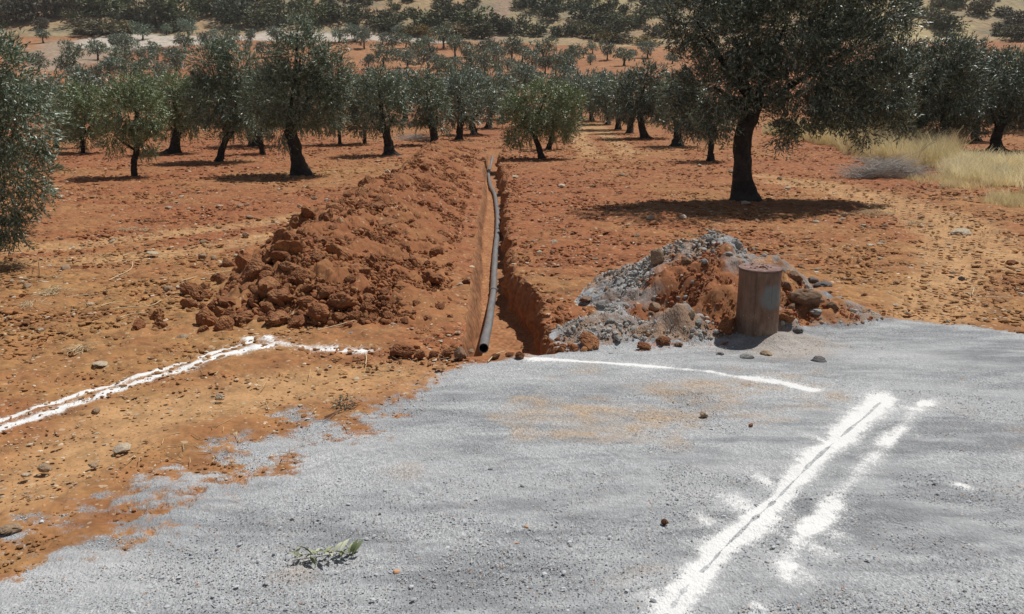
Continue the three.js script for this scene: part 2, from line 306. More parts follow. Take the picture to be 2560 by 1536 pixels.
// ------------------------------------------------------------------ naming
const taken = new Map();
function numbered(n) { const k = taken.get(n) ?? 0; taken.set(n, k + 1); return k ? n + '_' + String(k).padStart(3, '0') : n; }
function tag(o, label, category, group, kind) { o.userData = { label, category }; if (group) o.userData.group = group; if (kind) o.userData.kind = kind; return o; }
function shade(o) { o.castShadow = true; o.receiveShadow = true; return o; }
function thing(name, label, category, x, y, d, group) { const o = new THREE.Group(); o.name = numbered(name); o.position.set(x, y, -d); tag(o, label, category, group); scene.add(o); return o; }
function part(name, geo, mat, parent) { const m = shade(new THREE.Mesh(geo, mat)); m.name = parent === scene ? numbered(name) : name; parent.add(m); return m; }

// ------------------------------------------------------------------ near ground: one grid, cut into ground, trench, heaps, gravel and chalk
{
  const rows = [];
  for (let d = -420; d < -8; d *= 0.62) rows.push(d);
  for (const d of [-8, -5, -3, -1.5, 0, 1, 1.8, 2.4, 2.8]) rows.push(d);
  for (let d = 3.1; d < 62; d += Math.max(0.022, 0.0052 * d)) {
    for (const e of [9.6, 22]) if (d > e - 0.0031 * e && d < e + 0.0021 * e) d = e;
    rows.push(d);
  }
  rows.push(62);
  const nS = 240, nO = 14, nT = 18, cols = 2 * (nS + nO) + nT + 1, R = rows.length;
  const P = new Float32Array(R * cols * 3), arc = new Float32Array(R * cols), cls = new Uint8Array(R * cols);
  const trenchProfile = (i) => {                                   // i 0..nT: (x share, depth share)
    const t = i / nT;
    if (t < 0.3) return [0, t / 0.3]; if (t > 0.7) return [1, (1 - t) / 0.3]; return [(t - 0.3) / 0.4, 1];
  };
  for (let r = 0; r < R; r++) {
    const d = rows[r], W = Math.max(3.2, 0.66 * d + 0.6), inT = d > 2.5 && d < T1 + 3, L = inT ? edgeL(d) : trenchX(d) - 0.3, Rr = inT ? edgeR(d) : trenchX(d) + 0.3, dep = inT ? trenchDepth(d) : 0;
    const yL = lie(L, d), yR = lie(Rr, d);
    for (let c = 0; c < cols; c++) {
      const n = r * cols + c; let x, y, dOff = 0, k = 0;
      if (c < nO + nS || c > nO + nS + nT) {
        const left = c < nO + nS, i = left ? nO + nS - c : c - nO - nS - nT, e = left ? L : Rr, s = left ? -1 : 1;
        x = i <= nS ? e + s * (W - Math.abs(e)) * (i / nS) : s * (W + (Math.pow(1.6, i - nS) - 1) * 0.9);
        const sp = spoil(x, d), gh = gravelHeap(x, d), pad = d < 11.5 && d > -30 ? padMask(x, d) : 0;
        const nearEdge = inT && dep > 0 ? sstep(0, 0.12, Math.abs(x - e)) : 1;
        y = lie(x, d) + Math.max(sp, gh) + casingMound(x, d) + (d > 60 ? 0.4 : 1) * micro(x, d, pad, sp, gh) * (0.35 + 0.65 * nearEdge);
        if (d > 60) y -= 0.01;
        const [ck, kk] = d > 2.9 && d < 10.5 ? chalk(x, d) : [0, -1];
        if (ck > (kk === 4 || kk === 2 ? 0.15 : 0.3)) { y += 0.002 + 0.003 * N2(x * 40, d * 40); k = 10 + kk; } else if (gh > 0.035) k = 3; else if (sp > 0.05) k = 2; else if (pad > 0.5) k = 1;
      } else {
        const i = c - nO - nS, [sx, sd] = trenchProfile(i);
        if (dep < 0.02) { x = mix(L, Rr, i / nT); const pad = d < 11.5 && d > -30 ? padMask(x, d) : 0; y = mix(yL, yR, i / nT) + micro(x, d, pad, 0, 0) * 0.9; const [ck, kk] = d > 2.9 && d < 10.5 ? chalk(x, d) : [0, -1]; k = ck > 0.3 ? 10 + kk : pad > 0.5 ? 1 : 0; }
        else {
          const cx = trenchX(d), fL = cx - 0.165 - 0.02 * N2(d * 3, 70) - 0.05 * nearFlare(d), fR = Rr - 0.055;
          const wl = sx === 0, wr = sx === 1;
          x = wl ? mix(L, fL, Math.pow(sd, 0.7)) : wr ? mix(Rr, fR, Math.pow(sd, 0.55)) : mix(fL, fR, sx);
          const chunk = wr ? 0.09 * (Math.abs(N2(d * 3.1, sd * 1.6 + 3)) - 0.35) + 0.08 * (Math.abs(N2(d * 8, sd * 2.6)) - 0.35) + 0.04 * N2(d * 17, sd * 9) + 0.03 * (hash2(fl(d * 30), fl(sd * 6)) - 0.5) : wl ? 0.018 * N2(d * 4, sd * 5) + 0.012 * N2(d * 13, sd * 9) : 0;
          const mid = Math.sin(Math.PI * clamp(sd));
          x += (wl || wr ? chunk * (0.25 + mid) : 0);
          const share = dep / trenchFull(d);
          x = mix(mix(L, Rr, i / nT), x, clamp(share * 3));
          y = mix(yL, yR, sx) - dep * sd + (sd === 1 ? 0.016 * N2(x * 7, d * 5) + 0.012 * N2(x * 3, d * 11) + 0.012 * N2(x * 20, d * 18) : 0) - (sd > 0 && sd < 1 ? 0 : 0);
          if (sd === 0) y = (i === 0 ? yL + Math.max(spoil(x, d), 0) : yR) + 0.35 * micro(x, d, 0, 0, 0);
          k = 4;
        }
        arc[n] = i / nT * 1.3;
      }
      P[n * 3] = x; P[n * 3 + 1] = y; P[n * 3 + 2] = -d; cls[n] = k;
    }
  }
  // smooth normals over the whole grid
  const Nn = new Float32Array(P.length);
  for (let r = 0; r < R; r++) for (let c = 0; c < cols; c++) {
    const a = (r * cols + Math.max(0, c - 1)) * 3, b = (r * cols + Math.min(cols - 1, c + 1)) * 3, e = (Math.max(0, r - 1) * cols + c) * 3, f = (Math.min(R - 1, r + 1) * cols + c) * 3;
    const ux = P[b] - P[a], uy = P[b + 1] - P[a + 1], uz = P[b + 2] - P[a + 2], vx = P[f] - P[e], vy = P[f + 1] - P[e + 1], vz = P[f + 2] - P[e + 2];
    let nx = uy * vz - uz * vy, ny = uz * vx - ux * vz, nz = ux * vy - uy * vx; const l = Math.hypot(nx, ny, nz) || 1, n = (r * cols + c) * 3;
    Nn[n] = nx / l; Nn[n + 1] = ny / l; Nn[n + 2] = nz / l;
  }
  const NAMES = { 0: ['ground', 'dry red and tan soil of the olive grove with scattered stones', 'ground'], 1: ['gravel_pad', 'grey crushed gravel spread across the foreground', 'gravel'], 2: ['spoil_heap', 'long heap of dug red soil and clods along the left side of the trench', 'soil heap'], 3: ['gravel_heap', 'heap of grey gravel and red soil behind the rusty steel casing', 'gravel heap'], 4: ['trench', 'narrow straight trench cut in the red soil with a grey pipe in it', 'trench'],
    10: ['chalk_line', 'pair of white chalk lines crossing the tan soil at the left edge', 'chalk line'], 11: ['chalk_line', 'short thin white chalk line ending in whitened clods left of the pipe end', 'chalk line'], 12: ['chalk_line', 'thin white chalk line between the pipe end and the gravel below the casing', 'chalk line'], 13: ['chalk_line', 'wide white chalk line with a thin dark groove along its middle', 'chalk line'], 14: ['chalk_line', 'faint patchy white chalk line right of the wide one on the gravel', 'chalk line'] };
  const buckets = {};
  for (let r = 0; r < R - 1; r++) {
    const dm = (rows[r] + rows[r + 1]) / 2, zd = dm < 9.6 ? 0 : dm < 22 ? 2 : 3;
    for (let c = 0; c < cols - 1; c++) {
      const a = r * cols + c, z = zd === 0 && P[a * 3] > -0.15 ? 1 : zd, inMid = c >= nO + nS && c < nO + nS + nT;
      let k = cls[a];
      if (inMid) { k = cls[a + 1] === 4 || cls[a + cols + 1] === 4 || cls[a] === 4 || cls[a + cols] === 4 ? 4 : cls[a]; } else if (k === 4) k = cls[a + 1] === 4 ? 0 : cls[a + 1];
      ((buckets[k] ??= [[], [], [], []])[z]).push(a);
    }
  }
  globalThis.__heaps = {};
  for (const k of Object.keys(buckets).map(Number).sort((a, b) => a - b)) {
    const [name, label, category] = NAMES[k], pos = [], nor = [], uv = [], idx = [], groups = [];
    buckets[k].forEach((quads, z) => {
      if (!quads.length) return;
      const seen = new Map(), start = idx.length, Z = ZONES[z];
      const vert = (n) => {
        let i = seen.get(n);
        if (i === undefined) {
          i = pos.length / 3; seen.set(n, i);
          pos.push(P[n * 3], P[n * 3 + 1], P[n * 3 + 2]); nor.push(Nn[n * 3], Nn[n * 3 + 1], Nn[n * 3 + 2]);
          if (k === 4) uv.push(arc[n] / 1.6, -P[n * 3 + 2] / 1.6); else uv.push((P[n * 3] - Z.x0) / (Z.x1 - Z.x0), (-P[n * 3 + 2] - Z.a) / (Z.b - Z.a));
        }
        return i;
      };
      for (const a of quads) { const p = vert(a), q = vert(a + 1), s = vert(a + cols), t = vert(a + cols + 1); idx.push(p, q, t, p, t, s); }
      groups.push([start, idx.length - start, z]);
    });
    const g = new THREE.BufferGeometry();
    g.setAttribute('position', new THREE.Float32BufferAttribute(pos, 3)); g.setAttribute('normal', new THREE.Float32BufferAttribute(nor, 3)); g.setAttribute('uv', new THREE.Float32BufferAttribute(uv, 2)); g.setIndex(idx);
    let mat = M.trench;
    if (k !== 4) { groups.forEach(([s, n, z]) => g.addGroup(s, n, z)); mat = ZONES.map((z) => z.mat); }
    if (k === 2 || k === 3) {
      const o = thing(name, label, category, 0, 0, 0); part('heap_body', g, mat, o); globalThis.__heaps[k] = o;
    } else { const o = part(name, g, mat, scene); tag(o, label, category, null, k === 0 || k === 1 || k === 4 ? 'structure' : null); }
  }
}
const spoilHeap = globalThis.__heaps[2], greyHeap = globalThis.__heaps[3];

// ------------------------------------------------------------------ far ground: the orchard slope and the scrub hill
const TERRACE = poly([[170, 112], [200, 96], [250, 84], [440, 86], [560, 87], [650, 76], [860, 78], [1000, 90], [1110, 99], [1100, 106], [900, 97], [760, 100], [560, 100], [420, 112], [330, 118], [220, 118]]);
const WASTE = poly([[60, 130], [120, 100], [190, 100], [330, 112], [300, 135], [160, 170], [60, 175]]);
const SCRUB_EDGE = poly([[-400, 70], [180, 84], [400, 86], [620, 76], [860, 76], [1010, 90], [1130, 98], [1330, 104], [1650, 112], [2000, 105], [2473, 92], [3000, 90]]);
const scrubEdge = (x) => { for (let i = 1; i < SCRUB_EDGE.length; i++) if (x < SCRUB_EDGE[i][0]) { const a = SCRUB_EDGE[i - 1], b = SCRUB_EDGE[i]; return mix(a[1], b[1], clamp((x - a[0]) / (b[0] - a[0]))); } return SCRUB_EDGE[SCRUB_EDGE.length - 1][1]; };
const PATH = poly([[1180, 100], [1195, 75], [1190, 50], [1215, 20], [1225, -20]]);
{
  const Z = { x: 240, a: 60, b: 430 };
  const t = paint(2048, 1024, (u, v, o) => {
    const x = (u * 2 - 1) * Z.x, d = Z.a + v * (Z.b - Z.a), big = fbm(x * 0.03, d * 0.03 + 5, 3), mid = fbm(x * 0.14, d * 0.14, 3), small = fbm(x * 0.9, d * 0.9, 2);
    let c = mix3([0.285, 0.105, 0.042], [0.375, 0.182, 0.083], clamp(0.35 + 0.8 * big + 0.6 * mid + 0.45 * sstep(95, 190, d) - 0.5 * sstep(15, 40, x) * sstep(230, 150, d)));
    const e = scrubEdge(x) - 2 + 3 * mid, s = sstep(e - 3, e + 3, d);
    let dry = mix3([0.34, 0.27, 0.15], [0.40, 0.24, 0.13], clamp(0.4 + 1.1 * fbm(x * 0.05 + 40, d * 0.04, 3)));
    dry = mix3(dry, [0.24, 0.2, 0.13], clamp(0.3 + 1.2 * mid)); dry = mix3(dry, [0.47, 0.39, 0.2], clamp(fbm(x * 0.06 + 9, d * 0.09, 3) * 2 - 0.35));
    dry = mix3(dry, [0.33, 0.22, 0.16], 0.75 * sstep(4, 1, lineDist(PATH, x, d)[0]));
    c = mix3(c, dry, s);
    c = mix3(c, [0.34, 0.27, 0.2], 0.8 * sstep(-3, 3, polyDist(WASTE, x, d) + 4 * mid));
    c = mix3(c, [0.54, 0.49, 0.42], 0.85 * sstep(-1.5, 1.5, polyDist(TERRACE, x, d) + 2.5 * mid));
    const k = 1 + 0.2 * small + 0.12 * N2(x * 3, d * 3);
    o[0] = c[0] * k; o[1] = c[1] * k; o[2] = c[2] * k; o[3] = clamp(0.5 + 0.3 * small + 0.2 * N2(x * 2.5, d * 2.5));
  });
  const mat = new THREE.MeshStandardMaterial({ name: 'hill_soil', ...t, bumpScale: 0.5, roughness: 0.97 });
  const rows = []; for (let d = 61.4; d < 1900; d *= 1.0105) rows.push(d);
  const cols = 241, pos = [], uv = [], idx = [];
  rows.forEach((d, r) => {
    for (let c = 0; c < cols; c++) {
      const s = c / (cols - 1) * 2 - 1, x = s * (0.8 * d + 20) + Math.sign(s) * Math.pow(Math.max(0, Math.abs(s) - 0.9) * 10, 2) * 900;
      let y = lie(x, d); if (d < 62) y -= 0.06;
      y += sstep(64, 90, d) * (0.15 * N2(x * 0.3, d * 0.3) + 0.08 * N2(x, d));
      pos.push(x, y, -d); uv.push((x / Z.x + 1) / 2, (d - Z.a) / (Z.b - Z.a));
      if (r && c) { const i = r * cols + c; idx.push(i - cols - 1, i - cols, i, i - cols - 1, i, i - 1); }
    }
  });
  const g = new THREE.BufferGeometry(); g.setAttribute('position', new THREE.Float32BufferAttribute(pos, 3)); g.setAttribute('uv', new THREE.Float32BufferAttribute(uv, 2)); g.setIndex(idx); g.computeVertexNormals();
  tag(part('hillside', g, mat, scene), 'slope of orange soil rising into a dry scrub covered hill', 'hill', null, 'structure');
}

// ------------------------------------------------------------------ stones and clods
function rockGeo(seed, detail, rough_ = 0.28, flat = detail < 5) {
  const g0 = new THREE.IcosahedronGeometry(1, detail), p = g0.attributes.position, r = rng(seed), o = r() * 90, v = new THREE.Vector3();
  const planes = []; for (let i = 0; i < 11; i++) planes.push([new THREE.Vector3(r() - 0.5, r() - 0.5, r() - 0.5).normalize(), 0.5 + 0.34 * r()]);
  const cache = new Map();
  for (let i = 0; i < p.count; i++) {
    v.fromBufferAttribute(p, i);
    const key = v.x.toFixed(3) + v.y.toFixed(3) + v.z.toFixed(3);
    if (!cache.has(key)) {
      let q = 1 + rough_ * N3(v.x * 1.4 + o, v.y * 1.4, v.z * 1.4) + rough_ * 0.55 * N3(v.x * 3.3 + o, v.y * 3.3 + 9, v.z * 3.3) + (detail > 2 ? rough_ * 0.42 * N3(v.x * 8 + o, v.y * 8, v.z * 8) + rough_ * 0.32 * N3(v.x * 19 + o, v.y * 19, v.z * 19) : 0);
      for (const [n, h] of planes) { const t = v.dot(n) * q; if (t > h) q *= 1 - 0.8 * (t - h) / t; }
      cache.set(key, q);
    }
    v.multiplyScalar(cache.get(key)); p.setXYZ(i, v.x, v.y, v.z);
  }
  // weld and smooth unless it is a faceted rock
  if (!flat) { const pos = p, acc = new Map(); g0.computeVertexNormals(); const n = g0.attributes.normal; for (let i = 0; i < pos.count; i++) { const k = pos.getX(i).toFixed(3) + pos.getY(i).toFixed(3) + pos.getZ(i).toFixed(3); const a = acc.get(k) ?? [0, 0, 0]; a[0] += n.getX(i); a[1] += n.getY(i); a[2] += n.getZ(i); acc.set(k, a); } for (let i = 0; i < pos.count; i++) { const k = pos.getX(i).toFixed(3) + pos.getY(i).toFixed(3) + pos.getZ(i).toFixed(3), a = acc.get(k), fx = n.getX(i), fy = n.getY(i), fz = n.getZ(i), l = Math.hypot(...a) || 1; let x = a[0] / l * 0.6 + fx * 0.4, y = a[1] / l * 0.6 + fy * 0.4, z = a[2] / l * 0.6 + fz * 0.4; const m = Math.hypot(x, y, z); n.setXYZ(i, x / m, y / m, z / m); } }
  else g0.computeVertexNormals();
  const col = new Float32Array(p.count * 3).fill(1); g0.setAttribute('color', new THREE.BufferAttribute(col, 3));
  return g0;
}
const ROCKS = { small: [], mid: [], big: [] };
for (let i = 0; i < 6; i++) { ROCKS.small.push(rockGeo(100 + i, 1, 0.34)); ROCKS.mid.push(rockGeo(200 + i, 3, 0.36)); ROCKS.big.push(rockGeo(300 + i, 6, 0.42)); }
const clodMats = [[1, 1, 1], [0.85, 0.8, 0.78], [1.12, 1.16, 1.2], [1.02, 1.08, 1.15]].map((c) => { const m = M.clod.clone(); m.color.setRGB(...c); m.name = 'dry_clod'; return m; });
const rr = rng(4242), R3 = () => rr() * Math.PI * 2;
// a rock seen at px, py (centre) with a size in photo pixels: stands on the ground there
function rockAt(px, py, w, h, mat, parent, name, sink = 0.3, detail) {
  const foot = at(px, py + h * 0.45), s = foot.scale, rx = w * s / 2, ry = Math.max(h * s / 2, 0.2 * rx), rz = rx * (0.75 + 0.35 * rr());
  const g = ROCKS[detail ?? (w > 60 ? 'big' : w > 14 ? 'mid' : 'small')], m = shade(new THREE.Mesh(g[fl(rr() * g.length)], mat));
  m.scale.set(rx, ry, rz); m.rotation.set((rr() - 0.5) * 0.5, R3(), (rr() - 0.5) * 0.5);
  m.position.set(foot.x, macro(foot.x, foot.d + rz * 0.4) + ry * (1 - sink * 1.2), -(foot.d + rz * 0.4));
  m.name = parent === scene ? numbered(name) : name; parent.add(m); return m;
}
const Z4 = (x, y) => [450 + x / 2.748, 400 + y / 2.748], Z5 = (x, y) => [1350 + x / 2.748, 500 + y / 2.748], Z6 = (x, y) => [x / 3.533, 400 + y / 3.533], Z7 = (x, y) => [x / 2.016, 800 + y / 2.016], Z8 = (x, y) => [1400 + x / 2.133, 900 + y / 2.133], Z9 = (x, y) => [2100 + x / 3.091, 380 + y / 3.091];
// clods of the spoil heap that show large
for (const [x, y, w, h, c] of [[950, 1035, 190, 165, 0], [655, 1085, 235, 125, 3], [1110, 960, 190, 170, 0], [1300, 890, 120, 100, 0], [325, 1050, 120, 120, 1], [220, 1020, 115, 115, 1], [440, 1085, 150, 90, 3], [150, 1000, 80, 70, 1], [690, 940, 190, 130, 3], [750, 735, 170, 105, 3], [690, 650, 150, 110, 1], [960, 545, 150, 85, 3], [1345, 312, 130, 62, 3], [1345, 268, 66, 46, 1], [1230, 300, 76, 56, 1], [1165, 362, 52, 60, 1], [910, 450, 70, 90, 1], [820, 490, 52, 70, 1], [775, 590, 90, 52, 1], [940, 650, 115, 90, 3], [1730, 790, 190, 140, 1], [1520, 655, 125, 62, 2], [1715, 95, 110, 70, 1], [1705, 182, 90, 56, 3], [1680, 45, 80, 50, 1], [1240, 470, 74, 50, 1], [1900, 430, 84, 42, 0], [1790, 490, 95, 50, 3], [380, 800, 105, 72, 0], [585, 790, 120, 62, 0], [430, 885, 150, 80, 3], [1430, 415, 190, 80, 3], [620, 845, 105, 62, 1], [1000, 900, 150, 90, 0], [1400, 910, 100, 55, 1], [870, 880, 120, 70, 0], [510, 960, 110, 80, 0], [780, 820, 100, 60, 1], [1080, 1080, 100, 60, 0], [1200, 1060, 90, 60, 0], [820, 1060, 80, 60, 0], [1560, 600, 60, 60, 0], [1880, 285, 60, 50, 1], [1700, 335, 70, 46, 1], [1960, 830, 80, 60, 1], [1850, 715, 60, 30, 0], [1700, 705, 60, 40, 1], [1460, 180, 100, 60, 1], [1540, 270, 60, 40, 1], [1310, 1015, 95, 66, 0], [1420, 1065, 105, 60, 0], [1545, 1105, 84, 50, 1], [1705, 1090, 95, 54, 0], [1250, 1110, 84, 50, 1], [1625, 985, 84, 60, 0], [1785, 1000, 74, 50, 1], [1855, 1080, 64, 44, 0], [1500, 960, 76, 54, 0], [1400, 985, 60, 44, 1], [1600, 1050, 60, 40, 0], [1330, 1080, 60, 40, 0]]) rockAt(...Z4(x, y), w / 2.748, h / 2.748, clodMats[c], spoilHeap, 'clod', 0.42);
// broken clods along the left toe
{
  const r = rng(3131);
  for (let i = 0, n = 0; i < 900 && n < 34; i++) { const d = 8.7 + 7 * Math.pow(r(), 1.6), s = 1.7 + 1.7 * r(), x = trenchX(d) - 0.3 - s, size = 0.07 + 0.10 * r() * r(), m = shade(new THREE.Mesh(ROCKS.mid[fl(r() * 6)], clodMats[fl(r() * 4)])); if (spoil(x, d) > 0.45) continue; m.name = 'clod'; m.scale.set(size * (0.9 + 0.6 * r()), size * (0.65 + 0.35 * r()), size * (0.8 + 0.5 * r())); m.rotation.set(r() * 6, r() * 6, r() * 6); m.position.set(x, macro(x, d) + size * 0.3, -d); spoilHeap.add(m); n++; }
}
// further clods
{
  const r = rng(99);
  for (let i = 0, n = 0; i < 9000 && n < 205; i++) {
    const d = 8.6 + Math.pow(r(), 1.7) * 24, s = r() * 2.9, x = trenchX(d) - 0.3 - s, h = spoil(x, d); if (h < 0.06) continue;
    const t = s / 2.7; if (r() > 0.5 + 0.5 * t) continue;
    const size = (0.035 + 0.10 * Math.pow(r(), 2.6)) * (0.75 + 0.5 * t) * (d < 10.5 ? 1.1 : 1), g = size * 887 / d > 9 ? ROCKS.mid : ROCKS.small, m = shade(new THREE.Mesh(g[fl(r() * 6)], clodMats[fl(r() * 4)]));
    m.name = 'clod'; m.scale.set(size * (0.8 + 0.6 * r()), size * (0.6 + 0.4 * r()), size * (0.8 + 0.6 * r())); m.rotation.set(r() * 6, r() * 6, r() * 6); m.position.set(x, macro(x, d) + size * 0.25, -d); spoilHeap.add(m); n++;
  }
}
// rocks and lumps of the grey heap
const STONE = { tan: [0.46, 0.33, 0.22], grey: [0.40, 0.39, 0.375], brown: [0.30, 0.19, 0.125], pale: [0.66, 0.55, 0.42], cream: [0.78, 0.69, 0.56], dark: [0.20, 0.19, 0.20], orange: [0.46, 0.21, 0.09], rust: [0.30, 0.11, 0.05] };
for (const [x, y, w, h, c] of [[805, 385, 125, 145, 'tan'], [1358, 300, 120, 90, 'grey'], [1475, 330, 60, 50, 'tan'], [1010, 410, 85, 75, 'brown'], [1170, 262, 60, 50, 'grey'], [1100, 285, 42, 40, 'brown'], [785, 740, 90, 70, 'tan'], [705, 750, 66, 60, 'brown'], [765, 778, 66, 60, 'brown'], [1045, 780, 52, 90, 'tan'], [1095, 842, 60, 40, 'grey'], [860, 820, 54, 40, 'grey'], [335, 950, 200, 120, 'orange'], [430, 725, 140, 100, 'grey'], [540, 950, 74, 46, 'grey'], [720, 1000, 100, 60, 'rust'], [850, 968, 115, 66, 'rust'], [955, 985, 70, 50, 'brown'], [1285, 880, 115, 125, 'rust'], [1830, 670, 240, 165, 'brown'], [2010, 722, 110, 76, 'brown'], [1905, 775, 120, 60, 'grey'], [1700, 812, 150, 95, 'orange'], [1760, 520, 115, 90, 'brown'], [1670, 482, 60, 46, 'grey'], [1945, 578, 140, 66, 'dark'], [1885, 545, 80, 50, 'dark'], [2062, 670, 74, 46, 'grey'], [1980, 632, 70, 40, 'brown'], [320, 682, 100, 52, 'brown'], [460, 612, 50, 44, 'tan'], [1385, 438, 84, 50, 'grey'], [1130, 420, 70, 50, 'grey'], [1290, 372, 70, 44, 'grey'], [1540, 382, 60, 44, 'grey'], [1590, 422, 50, 40, 'grey'], [1800, 460, 60, 44, 'brown'], [1700, 590, 80, 60, 'brown'], [1730, 730, 60, 46, 'brown'], [1080, 640, 50, 36, 'rust'], [930, 630, 44, 36, 'rust'], [600, 830, 56, 40, 'grey'], [480, 830, 90, 50, 'grey']]) rockAt(...Z5(x, y), w / 2.748, h / 2.748, ['rust', 'orange'].includes(c) ? clodMats[c === 'rust' ? 1 : 2] : stoneMat(STONE[c]), greyHeap, 'rock', 0.4);
// rubble at the mouth of the trench: separate lumps
for (const [x, y, w, h, c, label] of [[1925, 1318, 95, 115, 'brown', 'grey brown pointed stone standing just left of the pipe end'], [1530, 1300, 180, 120, 'clod', 'large rough red clod at the left end of the row before the trench'], [1640, 1335, 105, 80, 'clod', 'round red clod second from the left in the row before the trench'], [1740, 1330, 90, 70, 'clod', 'red clod in the middle of the row left of the pipe end'], [1835, 1335, 95, 70, 'clod', 'dark red clod between the row of clods and the pointed stone'], [1470, 1320, 70, 60, 'clod', 'small dark clod beside the end of the short chalk line'], [2000, 1312, 48, 40, 'tan', 'small tan stone touching the pointed stone by the pipe'], [2335, 1345, 80, 60, 'clod', 'red clod at the right corner of the trench mouth'], [2262, 1335, 84, 46, 'clod', 'low orange clod before the trench floor right of the pipe'], [2165, 1345, 70, 46, 'clod', 'small orange clod right against the pipe end']]) {
  const m = rockAt(...Z4(x, y), w / 2.748, h / 2.748, c === 'clod' ? clodMats[fl(rr() * 2)] : stoneMat(STONE[c]), scene, c === 'clod' ? 'clod' : 'stone', 0.3); tag(m, label, c === 'clod' ? 'clod' : 'stone');
}
// stones one can point to
const NAMED = [
  [Z4(1425, 75), 64, 46, 'cream', 'cream block of stone on the soil left of the spoil heap'], [Z6(1485, 420), 80, 44, 'pale', 'pale wedge shaped stone in the tilled soil above the left tyre track'], [Z6(1930, 405), 92, 26, 'pale', 'long flat pale stone above the left tyre track'], [Z6(2165, 660), 80, 44, 'tan', 'rounded greyish stone lying on the left tyre track'], [Z6(1790, 718), 84, 50, 'tan', 'half buried tan stone below the left tyre track'],
  [Z6(1785, 850), 100, 56, 'tan', 'smooth round tan stone under the buried one left of the heap'], [Z6(1340, 822), 140, 30, 'pale', 'long thin pale slab in the soil left of the heap'], [Z6(570, 945), 110, 60, 'tan', 'dull ochre stone right of the shadow at the left edge'], [Z6(2080, 842), 72, 32, 'cream', 'small bright sharp stone near the left side of the heap'], [Z6(1470, 1125), 100, 60, 'tan', 'grey tan stone touching the long dry stalk'],
  [Z6(1980, 1035), 90, 60, 'orange', 'orange angular stone at the end of the long dry stalk'], [Z6(235, 1110), 90, 54, 'tan', 'orange tan stone at the lower rim of the left shadow'], [Z7(490, 222), 120, 28, 'pale', 'flat tan slab just above the paired chalk lines'], [Z7(915, 90), 82, 24, 'tan', 'flat tan stone behind the corner of the chalk lines'], [Z7(605, 650), 112, 40, 'pale', 'long pale stone in the middle of the tan soil in front'],
  [Z7(215, 745), 92, 44, 'tan', 'round topped tan stone with a dark underside at lower left'], [Z7(125, 785), 62, 26, 'pale', 'small pale stone below the round topped one at lower left'], [Z7(465, 735), 72, 24, 'tan', 'thin tan stone below the long pale stone in front'], [Z7(480, 455), 56, 38, 'tan', 'pointed tan stone under the paired chalk lines'], [Z7(1108, 385), 60, 42, 'pale', 'pale three cornered stone between chalk line and gravel'],
  [Z7(35, 1052), 130, 62, 'tan', 'largest tan stone at the left edge beside the gravel'], [Z7(1770, 66), 42, 26, 'grey', 'small grey stone between spoil heap and short chalk line'], [Z9(955, 612), 152, 54, 'pale', 'large flat oval pale stone on the bare track at the right'], [Z9(240, 718), 72, 26, 'cream', 'small cream flat stone below the straw at the right'], [Z9(945, 978), 64, 40, 'dark', 'dark blue grey stone with a pale side on the right soil'],
  [Z9(1340, 848), 96, 56, 'brown', 'dark jagged clod near the right edge'], [Z9(440, 1182), 62, 26, 'pale', 'pale flat stone just behind the right gravel edge'], [Z9(1110, 1297), 84, 30, 'tan', 'low tan stone behind the gravel near the right edge'], [Z5(760, 115), 86, 52, 'pale', 'pale pink block at the lower rim of the big tree shadow'], [Z5(985, 112), 72, 42, 'cream', 'cream angular stone in the lower rim of the big tree shadow'],
  [Z5(380, 405), 62, 36, 'tan', 'rounded tan stone right of the trench, level with the heap top'], [Z8(768, 293), 52, 32, 'tan', 'smooth tan pebble on the gravel below the tan stain'], [Z8(560, 860), 46, 38, 'rust', 'single red brown lump alone on the gravel left of the wide chalk line'], [Z8(1020, 345), 36, 28, 'orange', 'small orange stone between tan stain and wide chalk line'], [Z9(530, 1250), 56, 22, 'tan', 'small tan stone behind the gravel right of the heap'], [Z5(1830 + 400, 652), 56, 42, 'brown', 'brown clod by itself right of the grey heap'],
  [Z5(1425, 1068), 125, 58, 'grey', 'grey lump lying in the casing shadow just left of its foot'], [Z5(1560, 1045), 95, 52, 'tan', 'ochre lump in front of the foot of the rusty casing'], [Z5(1775, 888), 100, 60, 'dark', 'dark grey lump on the gravel right of the rusty casing'], [Z5(1925, 1090), 100, 70, 'dark', 'bluish dark lump on the gravel nearer than the casing, to its right'], [Z5(1240, 1050), 60, 36, 'dark', 'small dark stone on the gravel left of the casing shadow'],
];
const zs = { 4: 2.748, 5: 2.748, 6: 3.533, 7: 2.016, 8: 2.133, 9: 3.091 };
NAMED.forEach(([p, w, h, c, label], i) => {
  const src = i === 0 ? 2.748 : i < 12 ? 3.533 : i < 22 ? 2.016 : i < 28 ? 3.091 : i < 31 ? 2.748 : i < 34 ? 2.133 : i === 34 ? 3.091 : 2.748;
  const clod = /clod|red brown lump/.test(label); tag(rockAt(p[0], p[1], w / src, h / src, clod ? clodMats[1] : stoneMat(STONE[c]), scene, clod ? 'clod' : 'stone', i > 35 ? 0.55 : 0.35, 'mid'), label, clod ? 'clod' : 'stone');
});
